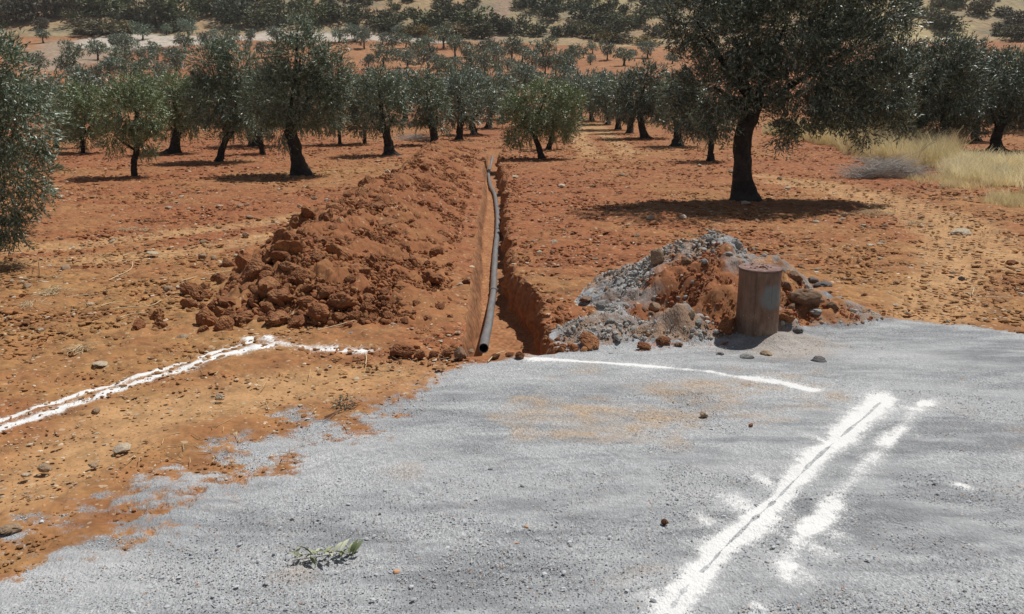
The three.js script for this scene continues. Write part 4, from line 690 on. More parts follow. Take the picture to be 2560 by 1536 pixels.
const TREES = [
  ['small olive tree alone on the soil with a thin straight trunk and a lopsided crown', [[335, 442, 7], [336, 405, 7], [341, 370, 7]], [[320, 280, 75, 75], [285, 335, 46, 42], [368, 345, 34, 46], [330, 220, 52, 36], [370, 280, 42, 60]], { tone: 'lime', flare: 0.4 }],
  ['tallest olive tree of the left grove with a leaning knotted trunk', [[755, 437, 20], [745, 395, 17], [733, 355, 16], [722, 320, 14]], [[740, 240, 110, 90], [750, 140, 75, 75], [742, 72, 32, 40], [815, 170, 62, 66], [670, 240, 66, 70], [800, 270, 70, 60], [850, 112, 22, 30], [700, 320, 42, 48], [835, 215, 44, 60], [690, 170, 30, 40]], { tone: 'olive', cover: 2.7 }],
  ['broad olive tree with a thin bent trunk left of the tallest tree', [[545, 404, 9], [553, 375, 8], [566, 342, 8]], [[560, 240, 80, 85], [530, 160, 52, 56], [600, 180, 54, 66], [620, 270, 60, 64], [510, 250, 42, 66], [560, 120, 30, 28], [580, 320, 60, 26]], { tone: 'olive', flare: 0.5 }],
  ['olive tree with a thick slanting trunk behind the tallest tree', [[640, 366, 17], [630, 335, 14], [622, 305, 12]], [[640, 240, 70, 70], [600, 270, 40, 46], [680, 280, 40, 46]], { tone: 'dark' }],
  ['slim olive tree just left of the trunk of the tallest tree', [[657, 385, 6], [653, 355, 6], [652, 325, 6]], [[655, 280, 40, 44], [640, 240, 34, 34]], { flare: 0.4 }],
  ['olive tree with a wide flared trunk right of the small lone tree', [[432, 384, 15], [438, 355, 11], [444, 325, 10]], [[440, 260, 62, 66], [415, 300, 36, 44], [480, 290, 40, 50], [430, 210, 40, 30], [490, 230, 34, 40]], { flare: 1.1, tone: 'lime' }],
  ['olive tree with low hanging foliage between the left edge tree and the lone tree', [[207, 383, 5], [207, 360, 5], [205, 335, 5]], [[205, 300, 56, 46], [180, 270, 44, 46], [245, 275, 42, 46], [205, 235, 40, 32], [212, 345, 24, 20]], { flare: 0.3, tone: 'lime' }],
  ['mostly hidden olive tree with a thin trunk close behind the left edge tree', [[141, 371, 5], [140, 345, 5], [140, 320, 5]], [[150, 285, 42, 46], [170, 320, 30, 28], [140, 240, 32, 34]], { flare: 0.3 }],
  ['slender olive tree with a thin stem right of the tallest tree', [[850, 361, 4], [848, 338, 4], [847, 318, 4]], [[850, 270, 46, 50], [870, 225, 36, 40], [825, 295, 26, 30]], { flare: 0.5 }],
  ['slender olive tree left of the one with the leaning knotted base', [[911, 361, 4.5], [911, 340, 4], [910, 318, 4]], [[910, 270, 42, 52], [930, 220, 34, 40], [890, 300, 22, 30]], { flare: 0.5 }],
  ['olive tree with a leaning trunk and knotted base left of the far heap end', [[977, 388, 14], [972, 360, 11], [963, 325, 9]], [[955, 255, 50, 66], [985, 285, 30, 40], [930, 300, 30, 30], [945, 200, 42, 30], [990, 230, 24, 40]], { flare: 1.2 }],
  ['round olive tree with a stout trunk behind the far heap end', [[1086, 362, 10], [1084, 335, 9], [1078, 308, 9]], [[1070, 245, 46, 62], [1095, 285, 28, 44], [1045, 280, 24, 36], [1060, 200, 34, 24]], { flare: 0.9 }],
  ['dense olive tree left of where the trench ends', [[1149, 350, 9], [1149, 325, 8], [1152, 300, 8]], [[1150, 240, 48, 66], [1125, 270, 28, 44], [1178, 280, 24, 36], [1145, 195, 34, 24]], { tone: 'grey', flare: 0.6 }],
  ['olive tree with a leaning trunk just behind the trench end', [[1187, 337, 9], [1180, 315, 8], [1176, 295, 8]], [[1195, 240, 46, 52], [1215, 270, 30, 36], [1180, 210, 32, 28]], { tone: 'grey', flare: 0.7 }],
  ['far olive tree left of the bushy tree by the trench', [[1219, 320, 7], [1224, 300, 6], [1226, 285, 6]], [[1235, 230, 48, 46], [1205, 215, 32, 28], [1260, 250, 24, 30]], { tone: 'grey', flare: 0.7 }],
  ['bushy bright olive tree with a thin leaning trunk right of the trench', [[1354, 396, 8], [1346, 365, 6.5], [1334, 330, 6]], [[1350, 262, 82, 52], [1300, 300, 50, 52], [1410, 290, 46, 44], [1370, 220, 52, 22], [1288, 262, 34, 40], [1425, 255, 34, 34], [1400, 330, 40, 16], [1293, 340, 26, 18], [1340, 310, 60, 24]], { tone: 'lime', flare: 0.5, cover: 2.6 }],
  ['olive trunk and low crown hidden behind the bushy bright tree', [[1372, 374, 7], [1377, 350, 6], [1382, 325, 6]], [[1400, 290, 40, 36], [1370, 270, 40, 36]], { tone: 'olive', flare: 0.5 }],
  ['full round olive tree standing free right of the vehicle track', [[1611, 346, 10], [1604, 315, 8], [1599, 285, 8]], [[1605, 225, 66, 56], [1570, 255, 38, 46], [1650, 260, 44, 44], [1620, 185, 46, 28], [1600, 280, 50, 24]], { tone: 'dark', flare: 0.8 }],
  ['olive tree with a grey trunk just left of the full round tree', [[1575, 333, 8], [1577, 310, 7], [1580, 290, 7]], [[1570, 235, 40, 44], [1550, 215, 34, 30]], { flare: 0.8 }],
  ['olive tree third from the track on its right side', [[1545, 324, 7], [1546, 305, 6], [1548, 290, 6]], [[1530, 240, 46, 40], [1500, 225, 34, 30], [1535, 270, 34, 26]], { tone: 'grey', flare: 0.8 }],
  ['olive tree closest to the vehicle track on its right side', [[1520, 311, 6], [1521, 295, 5], [1520, 282, 5]], [[1490, 245, 44, 34], [1460, 220, 34, 30], [1500, 215, 40, 26], [1505, 270, 30, 22]], { tone: 'grey', flare: 0.8 }],
  ['olive tree with a broad skirted trunk left of the large dark tree', [[1694, 366, 12], [1695, 335, 10], [1697, 310, 9]], [[1705, 260, 56, 46], [1680, 290, 36, 30], [1700, 215, 50, 34], [1735, 290, 34, 36]], { flare: 1.2, tone: 'olive' }],
  ['small olive tree half hidden behind the low branches of the large dark tree', [[1777, 403, 8], [1777, 375, 7], [1778, 350, 7]], [[1780, 310, 50, 34], [1760, 280, 40, 36], [1810, 285, 36, 36]], { flare: 1.0, tone: 'olive' }],
  ['tall olive tree behind the dry grass with a narrow dark trunk', [[2372, 382, 11], [2368, 335, 10], [2358, 285, 9]], [[2330, 180, 105, 78], [2395, 225, 72, 84], [2290, 240, 64, 66], [2390, 135, 58, 44], [2270, 300, 36, 36], [2415, 300, 28, 40], [2330, 310, 46, 36], [2240, 180, 56, 54]], { tone: 'dark', flare: 0.4, cover: 3.6 }],
  ['olive tree with a wide flared trunk near the right edge', [[2493, 377, 16], [2494, 345, 12], [2500, 310, 11]], [[2510, 200, 76, 80], [2465, 250, 46, 70], [2560, 240, 66, 70], [2530, 290, 50, 30], [2450, 310, 20, 32]], { tone: 'dark', flare: 1.2, cover: 3.4 }],
  ['olive tree filling the gap right of the large dark tree, behind the tall dry grass', [[2235, 352, 9], [2236, 320, 8], [2238, 290, 8]], [[2240, 225, 80, 84], [2200, 270, 56, 56], [2290, 265, 60, 60], [2250, 160, 70, 50], [2310, 200, 50, 60]], { tone: 'dark', cover: 2.8 }],
  ['dark olive tree between the narrow trunk and the wide flared trunk', [[2440, 352, 8], [2438, 325, 7], [2436, 300, 7]], [[2440, 235, 70, 80], [2405, 275, 50, 46], [2475, 200, 60, 60], [2430, 155, 64, 46], [2380, 210, 40, 60]], { tone: 'dark', cover: 2.8 }],
  ['dark olive tree behind the large tree, left of the tall dry grass', [[2105, 338, 8], [2105, 315, 7], [2106, 290, 7]], [[2110, 245, 66, 56], [2070, 265, 40, 40], [2150, 260, 46, 46]], { tone: 'dark', cover: 2.8 }],
  ['yellowish olive tree top at the right edge behind the flared trunk', [[2590, 330, 9], [2590, 300, 8], [2585, 280, 8]], [[2540, 165, 60, 34], [2590, 200, 66, 60]], { tone: 'lime' }],
];
for (const [label, trunk, crown, o] of TREES) olive('olive_tree', label, trunk, crown, { sides: 12, limbs: 4, ...o });

// trees further off: a few kinds, copied
function treeKind(seed, tone, leaf, cover, h = 3) {
  const r = rng(seed), blobs = [[0.06 * (r() - 0.5) * h, 0.62 * h, 0, 0.29 * h, 0.24 * h, 0.29 * h]];
  for (let i = 0; i < 6; i++) { const a = i / 6 * 6.28 + r(), q = 0.2 + 0.12 * r(); blobs.push([Math.cos(a) * q * h * 1.15, (0.42 + 0.44 * r()) * h, Math.sin(a) * q * h * 1.15, (0.12 + 0.15 * r()) * h, (0.11 + 0.13 * r()) * h, (0.12 + 0.15 * r()) * h]); }
  const g = new THREE.Group();
  part('trunk', limb([[0, -0.08, 0, 0.055 * h], [0.03 * (r() - 0.5) * h, 0.2 * h, 0.02 * h, 0.042 * h], [0.08 * (r() - 0.5) * h, 0.5 * h, 0, 0.035 * h]], 7, 0.7, seed, 6), M.bark, g);
  part('crown', foliage(blobs, { seed, leaf, width: leaf * 0.42, cover, tone, gaps: -0.42, sprig: 1.6, per: 6 }), leafMat, g);
  return g;
}
function plantCopy(kind, name, label, category, group, p, h, seed, wide = 1) {
  const r = rng(seed), o = kind.clone(); o.name = numbered(name); o.position.set(p.x, p.y - 0.03, -p.d); o.rotation.y = r() * 6.28; const s = h / 3; o.scale.set(s * wide, s, s * wide); tag(o, label, category, group); scene.add(o); return o;
}
const midKinds = [[1, 'grey'], [2, 'olive'], [3, 'dark'], [4, 'grey']].map(([s, t]) => treeKind(s * 91, t, 0.2, 1.7));
[[182, 322, 130], [300, 304, 110], [240, 300, 100], [400, 300, 105], [350, 322, 120], [520, 305, 110], [470, 322, 120], [595, 308, 110], [700, 302, 120], [800, 314, 130], [890, 302, 120], [955, 318, 125], [1012, 304, 120], [1070, 310, 125], [1128, 296, 115], [1180, 300, 110], [1290, 262, 90], [1330, 250, 80], [1255, 300, 110], [1450, 296, 110], [1480, 302, 110], [1645, 304, 115], [1740, 312, 120], [1690, 292, 105], [2080, 310, 130], [2180, 318, 130], [2440, 330, 140], [2555, 322, 140], [2620, 340, 150], [60, 320, 130], [-40, 330, 140], [120, 300, 110], [1420, 270, 95], [1390, 275, 90]].forEach(([px, py, h], i) => { const p = at(px, py, lie); plantCopy(midKinds[i % 4], 'grove_olive_tree', 'distant olive tree in the packed back rows of the flat grove', 'tree', 'olive trees in the back rows of the grove', p, h * p.scale, 900 + i); });
const farKinds = [[11, 'grey'], [12, 'olive'], [13, 'dark'], [14, 'grey'], [15, 'olive']].map(([s, t]) => treeKind(s * 53, t, 0.25, 2.1));
const ZA = [[510, 435, 115, 110], [465, 530, 130, 120], [535, 590, 110, 110], [670, 415, 110, 110], [860, 400, 120, 110], [830, 470, 110, 150], [790, 340, 80, 70], [880, 330, 70, 110], [970, 550, 120, 110], [1010, 470, 110, 120], [1080, 410, 90, 100], [1180, 420, 80, 90], [1215, 520, 150, 110], [1270, 360, 100, 110], [1290, 270, 100, 100], [980, 275, 90, 100], [295, 292, 75, 70], [265, 490, 100, 90], [1600, 330, 110, 80], [1722, 312, 75, 70], [1705, 352, 52, 50], [1795, 400, 90, 60], [1470, 252, 40, 50], [1145, 242, 60, 60], [1900, 310, 90, 100], [1560, 395, 120, 120], [1420, 335, 90, 90], [2440, 285, 90, 90], [2330, 290, 80, 90], [760, 560, 120, 150], [900, 580, 130, 140], [650, 590, 110, 120], [1110, 560, 110, 110]];
const ZB = [[240, 272, 80, 80], [305, 338, 100, 90], [430, 302, 60, 50], [497, 357, 95, 90], [540, 252, 60, 70], [590, 332, 80, 80], [335, 477, 75, 75], [435, 480, 135, 115], [520, 412, 60, 80], [600, 470, 100, 110], [678, 442, 140, 115], [745, 352, 75, 80], [850, 335, 125, 110], [740, 485, 130, 100], [810, 512, 110, 90], [930, 392, 120, 100], [930, 500, 80, 90], [1040, 492, 150, 120], [1125, 402, 100, 100], [1130, 512, 130, 80], [1190, 422, 120, 80], [1230, 450, 90, 90], [1225, 532, 80, 80], [1315, 432, 140, 110], [1290, 482, 70, 90], [1390, 422, 100, 80], [1455, 502, 120, 110], [1535, 420, 120, 120], [1545, 512, 110, 90], [1678, 548, 150, 100], [1620, 512, 110, 90], [1735, 492, 130, 110], [1872, 368, 62, 60], [1972, 418, 100, 80], [1860, 448, 62, 50], [2090, 452, 95, 120], [2252, 402, 84, 95], [1810, 400, 60, 50], [2150, 400, 50, 50], [2420, 440, 60, 80], [1700, 380, 40, 40], [1930, 330, 40, 30], [880, 560, 120, 120], [1060, 575, 120, 130], [1390, 575, 120, 120], [1480, 590, 90, 90]];
let fi = 0;
for (const [list, ox] of [[ZA, 0], [ZB, 800]]) for (const [x, y, h, w] of list) {
  const p = at(ox + x / 2.748, y / 2.748, lie), hh = h / 2.748 * p.scale * 1.32; fi++;
  plantCopy(farKinds[fi % 5], 'hillside_olive_tree', ox + x / 2.748 > 1440 ? 'young round olive tree on the bare red slope left of the large dark tree' : ox ? 'small round olive tree on the orange slope behind the trench' : 'small round olive tree on the orange slope at the upper left', 'tree', ox + x / 2.748 > 1440 ? 'young olive trees on the bare red slope' : ox ? 'olive trees on the slope behind the trench' : 'olive trees on the upper left slope', p, hh, 2000 + fi, clamp(w / h * 1.05, 0.8, 1.35));
}

// ------------------------------------------------------------------ scrub on the hill
const scrubMat = leafMat.clone(); scrubMat.name = 'scrub_leaf'; scrubMat.roughness = 0.7;
Object.assign(GREENS, { oak: [[0.092, 0.104, 0.066], [0.18, 0.195, 0.135]], brownish: [[0.125, 0.112, 0.082], [0.22, 0.195, 0.15]], broom: [[0.085, 0.088, 0.04], [0.14, 0.135, 0.06]], ochre: [[0.20, 0.145, 0.045], [0.27, 0.2, 0.08]], straw: [[0.20, 0.16, 0.10], [0.28, 0.235, 0.16]] });
function bushKind(seed, tone) {
  const r = rng(seed), h = 3, blobs = [[0, 0.45 * h, 0, 0.5 * h, 0.5 * h, 0.5 * h]];
  for (let i = 0; i < 7; i++) { const a = r() * 6.28, q = 0.25 + 0.25 * r(); blobs.push([Math.cos(a) * q * h, (0.25 + 0.45 * r()) * h, Math.sin(a) * q * h, (0.2 + 0.16 * r()) * h, (0.18 + 0.14 * r()) * h, (0.2 + 0.16 * r()) * h]); }
  const g = new THREE.Group();
  part('foliage', foliage(blobs, { seed, leaf: 0.34, width: 0.2, cover: 1.5, tone, gaps: -0.5, sprig: 1.2, per: 5 }), scrubMat, g);
  part('stem', limb([[0, -0.2, 0, 0.09], [0.05, 0.6, 0, 0.07], [0, 1.3, 0.05, 0.04]], 5, 0.4, seed, 4), M.bark, g);
  return g;
}
const scrubMats = [[1, 1, 1], [1.3, 1.25, 1.05], [0.85, 0.95, 0.9], [1.35, 1.4, 1.1], [1.15, 1.05, 0.95]].map((c) => { const m = scrubMat.clone(); m.color.setRGB(...c); m.name = 'scrub_leaf'; return m; });
const bushKinds = { oak: [1, 2, 3, 4].map((s) => bushKind(s * 71, 'oak')), brownish: [5, 6].map((s) => bushKind(s * 71, 'brownish')), broom: [7, 8].map((s) => bushKind(s * 71, 'broom')), ochre: [bushKind(9 * 71, 'ochre')], straw: [bushKind(10 * 71, 'straw')] };
{
  const r = rng(606), placed = [];
  const put = (x, d, h, wide, tone, label, group) => { const ks = bushKinds[tone], p = { x, d, y: lie(x, d) }; plantCopy(ks[fl(r() * ks.length)], 'hill_shrub', label, 'shrub', group, p, h, 5000 + placed.length * 3, wide).children[0].material = scrubMats[fl(r() * scrubMats.length)]; placed.push([x, d, h * wide * 0.5]); };
  // large ones that stand out
  const U = [[40, 55, 150, 110], [110, 45, 150, 100], [175, 38, 130, 90], [250, 45, 170, 110], [330, 60, 130, 60], [390, 62, 150, 110], [440, 60, 130, 100], [500, 40, 90, 80], [580, 58, 130, 100], [640, 66, 120, 70], [700, 52, 120, 90], [790, 55, 150, 90], [850, 52, 120, 70], [950, 62, 110, 60], [1060, 68, 130, 70], [1110, 60, 110, 80], [1180, 72, 140, 80], [1240, 76, 90, 60], [1290, 84, 100, 70], [1340, 88, 90, 50], [1400, 92, 70, 50], [1440, 86, 80, 50], [1500, 70, 100, 60], [1560, 80, 80, 60], [1600, 60, 90, 60], [1640, 90, 90, 50], [1460, 48, 110, 60], [1380, 45, 90, 50], [1300, 20, 60, 40]];
  U.sort((a, b) => a[0] - b[0]);
  const ORD = 'first second third fourth fifth sixth seventh eighth ninth tenth eleventh twelfth thirteenth fourteenth fifteenth sixteenth seventeenth eighteenth nineteenth twentieth twenty-first twenty-second twenty-third twenty-fourth twenty-fifth twenty-sixth twenty-seventh twenty-eighth twenty-ninth thirtieth'.split(' ');
  for (const UU of U) { const [px, py, w, h] = UU, p = at(px, py, lie); put(p.x, p.d, h * p.scale * 0.68, w / h * 0.86, px < 200 ? 'brownish' : 'oak', 'broad dark evergreen shrub at the foot of the hill, ' + ORD[U.indexOf(UU)] + ' from the left', 'large dark shrubs at the foot of the hill'); }
  for (const [px, py, w, h, tone] of [[255, 88, 120, 40, 'straw'], [215, 82, 60, 40, 'brownish'], [300, 84, 80, 34, 'straw'], [1020, 92, 60, 30, 'ochre'], [1065, 92, 50, 30, 'ochre'], [960, 78, 70, 40, 'broom'], [1140, 92, 90, 36, 'straw'], [1210, 94, 70, 40, 'broom'], [1240, 80, 60, 40, 'broom'], [1520, 104, 70, 24, 'ochre'], [1480, 96, 60, 34, 'broom'], [1620, 112, 60, 22, 'ochre'], [1560, 106, 60, 22, 'straw'], [2380, 78, 80, 40, 'broom'], [2530, 100, 70, 40, 'broom']]) { const p = at(px, py, lie); put(p.x, p.d, h * p.scale, w / h * 0.9, tone, { straw: 'dry straw coloured bush along the upper edge of the orchard', ochre: 'ochre yellow bush along the upper edge of the orchard', broom: 'yellow green bush along the upper edge of the orchard', brownish: 'grey brown bush at the upper left edge of the orchard' }[tone], { straw: 'straw coloured bushes', ochre: 'ochre bushes', broom: 'yellow green bushes' }[tone]); }
  for (let i = 0, n = 0; i < 20000 && n < 258; i++) {
    const d = 204 + 44 * Math.pow(r(), 0.85), x = (r() * 2 - 1) * 0.62 * d; if (d < scrubEdge(x) + 4) continue;
    if (lineDist(PATH, x, d)[0] < 4) continue;
    if (x < 50 && fbm(x * 0.035 + 20, d * 0.045, 2) < 0.8 * r() - 0.75) continue;
    const h = 1.7 + 2.7 * Math.pow(r(), 1.7), wd = 1.1 + 0.6 * r(), rad = h * wd * 0.5;
    if (placed.some(([a, b, c]) => Math.hypot(a - x, b - d) < (x < -25 ? 0.6 : 0.74) * (c + rad))) continue;
    const q = r(), tone = x > 55 ? (q < 0.6 ? 'brownish' : q < 0.85 ? 'oak' : 'broom') : q < 0.78 ? 'oak' : q < 0.9 ? 'brownish' : q < 0.97 ? 'broom' : 'straw';
    put(x, d, h, wd, tone, x > 55 ? 'shrub of the brownish scrub on the hill at the upper right' : 'evergreen shrub among the scrub on the hill', x > 55 ? 'scrub on the upper right hill' : 'scrub on the hill'); n++;
  }
  // what lies beyond those: one mass
  const list = []; for (let i = 0; i < 900; i++) { const d = 252 + 400 * r(), x = (r() * 2 - 1) * 0.9 * d; list.push([x, d, 2 + 3 * r()]); }
  const src = bushKinds.oak[0].children[0].geometry, im = new THREE.InstancedMesh(src, scrubMat, list.length), o = new THREE.Object3D(); list.forEach(([x, d, h], i) => { o.position.set(x, lie(x, d), -d); o.rotation.y = r() * 6; o.scale.set(h / 3 * 1.3, h / 3, h / 3 * 1.3); o.updateMatrix(); im.setMatrixAt(i, o.matrix); }); shade(im); im.name = 'hilltop_scrub'; tag(im, 'far scrub covering the upper part of the hill', 'scrub', null, 'stuff'); scene.add(im);
}

// ------------------------------------------------------------------ dry grass, brushwood, straw, twigs
function blade(pts, w) { const pos = [], idx = []; pts.forEach(([x, y, z], i) => { const q = w * (1 - i / pts.length * 0.85); pos.push(x - q, y, z, x + q, y, z + q * 0.3); if (i) { const n = i * 2; idx.push(n - 2, n - 1, n + 1, n - 2, n + 1, n); } }); const g = new THREE.BufferGeometry(); g.setAttribute('position', new THREE.Float32BufferAttribute(pos, 3)); g.setIndex(idx); return g; }
function tuft(seed, n, h, spread, w = 0.004) { const r = rng(seed), list = []; for (let i = 0; i < n; i++) { const a = r() * 6.28, hh = h * (0.5 + 0.7 * r()), s = spread * (0.3 + r()), ox = (r() - 0.5) * 0.16, oz = (r() - 0.5) * 0.16, g = blade([[0, 0, 0], [s * 0.18, hh * 0.4, 0], [s * 0.5, hh * 0.78, 0], [s, hh, 0]], w * (0.7 + 0.7 * r())); g.rotateY(a); g.translate(ox, 0, oz); list.push(g); } const m = mergeGeometries(list); m.computeVertexNormals(); return m; }
const strawMat = new THREE.MeshPhysicalMaterial({ name: 'dry_grass', color: 0xffffff, side: THREE.DoubleSide, roughness: 0.95, transmission: 0.5, thickness: 0 });
function grassField(name, label, polyPts, n, h, seed, tints, w) {
  const P = poly(polyPts), xs = P.map((p) => p[0]), ds = P.map((p) => p[1]), r = rng(seed), x0 = Math.min(...xs), x1 = Math.max(...xs), d0 = Math.min(...ds), d1 = Math.max(...ds), list = [];
  for (let i = 0; i < n * 20 && list.length < n; i++) { const x = mix(x0, x1, r()), d = mix(d0, d1, r()); const sd = polyDist(P, x, d); if (sd < 0.5 * N2(x * 1.5, d * 1.5) - 0.1) continue; if (fbm(x * 0.9, d * 0.9, 2) < -0.12 + 0.5 * (r() - 0.6)) continue; list.push([x, d]); }
  for (let v = 0; v < 2; v++) {
    const part_ = list.filter((_, i) => i % 2 === v), im = new THREE.InstancedMesh(tuft(seed + v, 15, h, h * 0.5, w), strawMat, part_.length), o = new THREE.Object3D(), c = new THREE.Color();
    part_.forEach(([x, d], i) => { const s = 0.65 + 0.6 * r(), k = 0.8 + 0.4 * r(), t = tints[fl(r() * tints.length)]; o.position.set(x, lie(x, d) - 0.02, -d); o.rotation.set(0, r() * 6.28, 0); o.scale.set(s, s * (0.8 + 0.5 * r()), s); o.updateMatrix(); im.setMatrixAt(i, o.matrix); im.setColorAt(i, c.setRGB(t[0] * k, t[1] * k, t[2] * k)); });
    shade(im); im.name = numbered(name); tag(im, label, 'dry grass', null, 'stuff'); scene.add(im);
  }
}
const STRAW = [[0.82, 0.72, 0.43], [0.88, 0.8, 0.52], [0.7, 0.58, 0.33], [0.76, 0.68, 0.4]];
grassField('dry_grass', 'tall dry straw coloured grass under the branches of the large dark tree', [[1985, 332], [1945, 345], [2020, 358], [2110, 392], [2200, 412], [2290, 402], [2300, 375], [2200, 350], [2080, 322], [2010, 315]], 2400, 0.62, 41, STRAW, 0.006);
grassField('dry_grass', 'pale low dry grass at the right edge', [[2255, 415], [2320, 438], [2420, 460], [2560, 490], [2700, 520], [2800, 440], [2560, 400], [2420, 400], [2330, 392]], 2600, 0.34, 43, [[0.9, 0.82, 0.56], [0.92, 0.86, 0.62], [0.78, 0.68, 0.42]], 0.006);
grassField('dry_grass', 'thin dry grass right behind the trunk of the large dark tree', [[1845, 322], [1900, 335], [1960, 340], [1990, 322], [1930, 308], [1860, 308]], 600, 0.42, 47, STRAW, 0.006);
grassField('dry_grass', 'withered short grass between the brushwood and the right edge', [[2200, 440], [2330, 455], [2473, 510], [2700, 590], [2700, 520], [2420, 455], [2300, 432]], 700, 0.15, 53, STRAW, 0.005);
const twigMat = new THREE.MeshStandardMaterial({ name: 'grey_twig', color: new THREE.Color(0.44, 0.42, 0.39), roughness: 0.9 });
const stick = (a, b, r0, r1, bend = 0, seed = 1) => { const r = rng(seed), m = a.clone().lerp(b, 0.5).add(new THREE.Vector3((r() - 0.5) * bend, r() * bend * 0.6, (r() - 0.5) * bend)), c = new THREE.QuadraticBezierCurve3(a, m, b), g = new THREE.TubeGeometry(c, 5, 1, 5, false), p = g.attributes.position; for (let i = 0; i <= 5; i++) { const q = c.getPoint(i / 5), rad = mix(r0, r1, i / 5); for (let s = 0; s <= 5; s++) { const n = i * 6 + s; p.setXYZ(n, q.x + (p.getX(n) - q.x) * rad, q.y + (p.getY(n) - q.y) * rad, q.z + (p.getZ(n) - q.z) * rad); } } g.computeVertexNormals(); return g; };
const V = (x, y, z) => new THREE.Vector3(x, y, z);
function brush(label, px, py, wpx, h, n, seed) {
  const p = at(px, py, lie), w = wpx * p.scale / 2, r = rng(seed), list = [];
  for (let i = 0; i < n; i++) { const u = r() * 2 - 1, x = u * w, top = h * (1 - u * u) * r(), z = (r() - 0.5) * w * 0.7, a = (r() - 0.45) * 0.9 + 0.25, l = 0.3 + 0.5 * r(); list.push(stick(V(x, top * 0.8 + 0.01, z), V(x + Math.cos(a) * l * (r() < 0.6 ? 1 : -1), top + Math.sin(a) * l * 0.55 + 0.02, z + (r() - 0.5) * l), 0.006, 0.002, 0.12, i)); }
  const o = thing('brush_pile', label, 'brush pile', p.x, p.y, p.d); const m = part('twigs', mergeGeometries(list), twigMat, o); m.userData.kind = 'stuff'; return o;
}
brush('heap of grey dead prunings beside the dry grass', 2212, 446, 165, 0.55, 620, 5);
brush('faint low tangle of grey prunings left of the round olive trees', 1040, 352, 60, 0.25, 160, 6);
{ const p = at(2290, 420, lie), o = thing('dead_branch', 'bare grey branch leaning up out of the grey prunings', 'branch', p.x, p.y, p.d); part('stem', mergeGeometries([stick(V(-0.3, 0.1, 0), V(0.75, 1.1, 0), 0.014, 0.004, 0.1, 3), stick(V(0.2, 0.6, 0), V(0.85, 0.95, 0.1), 0.008, 0.003, 0.1, 4), stick(V(0.1, 0.5, 0), V(0.45, 1.0, 0), 0.008, 0.003, 0.1, 5)]), twigMat, o); }
// single stalks on the soil
const stalkMat = new THREE.MeshStandardMaterial({ name: 'straw_stalk', color: new THREE.Color(0.66, 0.52, 0.32), roughness: 0.8 });
const gp = (q, up = 0.015) => { const p = at(q[0], q[1]); return V(p.x, p.y + up, -p.d); };
[[[Z6(960, 1075), Z6(1060, 1025), Z6(1150, 980), Z6(1172, 912)], 'forked dry stalk lying on the soil between left shadow and spoil heap'], [[Z6(1600, 1080), Z6(1800, 1030), Z6(2040, 990)], 'longest straight dry stalk lying beside the spoil heap'], [[Z6(1085, 858), Z6(1140, 836), Z6(1210, 828)], 'short dry stalk left of the long thin pale slab'], [[Z6(580, 1226), Z6(700, 1210), Z6(830, 1200)], 'pale dry stalk sticking out of the straw tuft on the left'], [[Z6(1000, 1330), Z6(1150, 1315), Z6(1330, 1300), Z6(1420, 1255)], 'long thin dry stalk left of the front clods of the heap'], [[Z6(890, 1302), Z6(990, 1275), Z6(1110, 1265)], 'thin curved dry stalk above the chalk lines'], [[Z6(1060, 1405), Z6(1160, 1375), Z6(1290, 1365)], 'lowest curved dry stalk above the chalk lines'], [[Z4(945, 1182), Z4(1070, 1150), Z4(1200, 1115)], 'straight pale stalk lying in front of the large clods'], [[Z4(1275, 1418), Z4(1280, 1380), Z4(1276, 1345)], 'short dry stalk below the end of the short chalk line'], [[Z4(2115, 1400), Z4(2165, 1350), Z4(2230, 1328)], 'bent dry stalk lying right of the pipe end'], [[Z9(1035, 1060), Z9(1050, 1130), Z9(1200, 1135), Z9(1420, 1145)], 'long thin stalk lying near the right edge behind the gravel'], [[Z5(1650, 392), Z5(1750, 384), Z5(1850, 382)], 'straight stalk on the soil behind the grey heap'], [[Z6(1500, 1188), Z6(1610, 1190)], 'short thick stalk beside the grey tan stone']].forEach(([pts, label], i) => {
  const c = new THREE.CatmullRomCurve3(pts.map((q) => gp(q, 0.018))), o = thing('dry_stalk', label, 'stalk', 0, 0, 0), rad = 0.0055; const mid = c.getPoint(0.5); o.position.copy(mid); const c2 = new THREE.CatmullRomCurve3(c.points.map((p) => p.clone().sub(mid)));
  part('stem', new THREE.TubeGeometry(c2, 14, rad, 5, false), stalkMat, o);
  if (i === 0) part('side_shoot', stick(gp(Z6(1060, 1045), 0.02).sub(mid), gp(Z6(1165, 1022), 0.03).sub(mid), 0.004, 0.002, 0.03, 9), stalkMat, o);
});
{ const p = at(...Z6(342, 1028)), o = thing('dry_stalk', 'upright pale stalk stuck in the soil at the rim of the left shadow', 'stalk', p.x, p.y, p.d); part('stem', stick(V(0, -0.05, 0), V(0.02, 0.19, 0), 0.008, 0.006, 0.01, 2), stalkMat, o); }
function strawHeap(label, px, py, wpx, n, seed, h = 0.06) { const p = at(px, py), w = wpx * p.scale / 2, r = rng(seed), list = []; for (let i = 0; i < n; i++) { const a = r() * 6.28, q = Math.sqrt(r()) * w, x = Math.cos(a) * q, z = Math.sin(a) * q * 0.6, b = r() * 6.28, l = 0.06 + 0.14 * r(), y = h * r() * (1 - q / w) + 0.008; list.push(stick(V(x, y, z), V(x + Math.cos(b) * l, y + 0.05 * (r() - 0.2), z + Math.sin(b) * l), 0.003, 0.002, 0.04, i)); } const o = thing('straw', label, 'straw', p.x, p.y, p.d); part('stems', mergeGeometries(list), stalkMat, o).userData.kind = 'stuff'; }
strawHeap('pale tuft of straw on the soil below the left shadow', ...Z6(470, 1190), 62, 130, 61, 0.12);
strawHeap('thin scatter of straw left of the straw tuft at the left edge', ...Z6(260, 1300), 60, 60, 62);
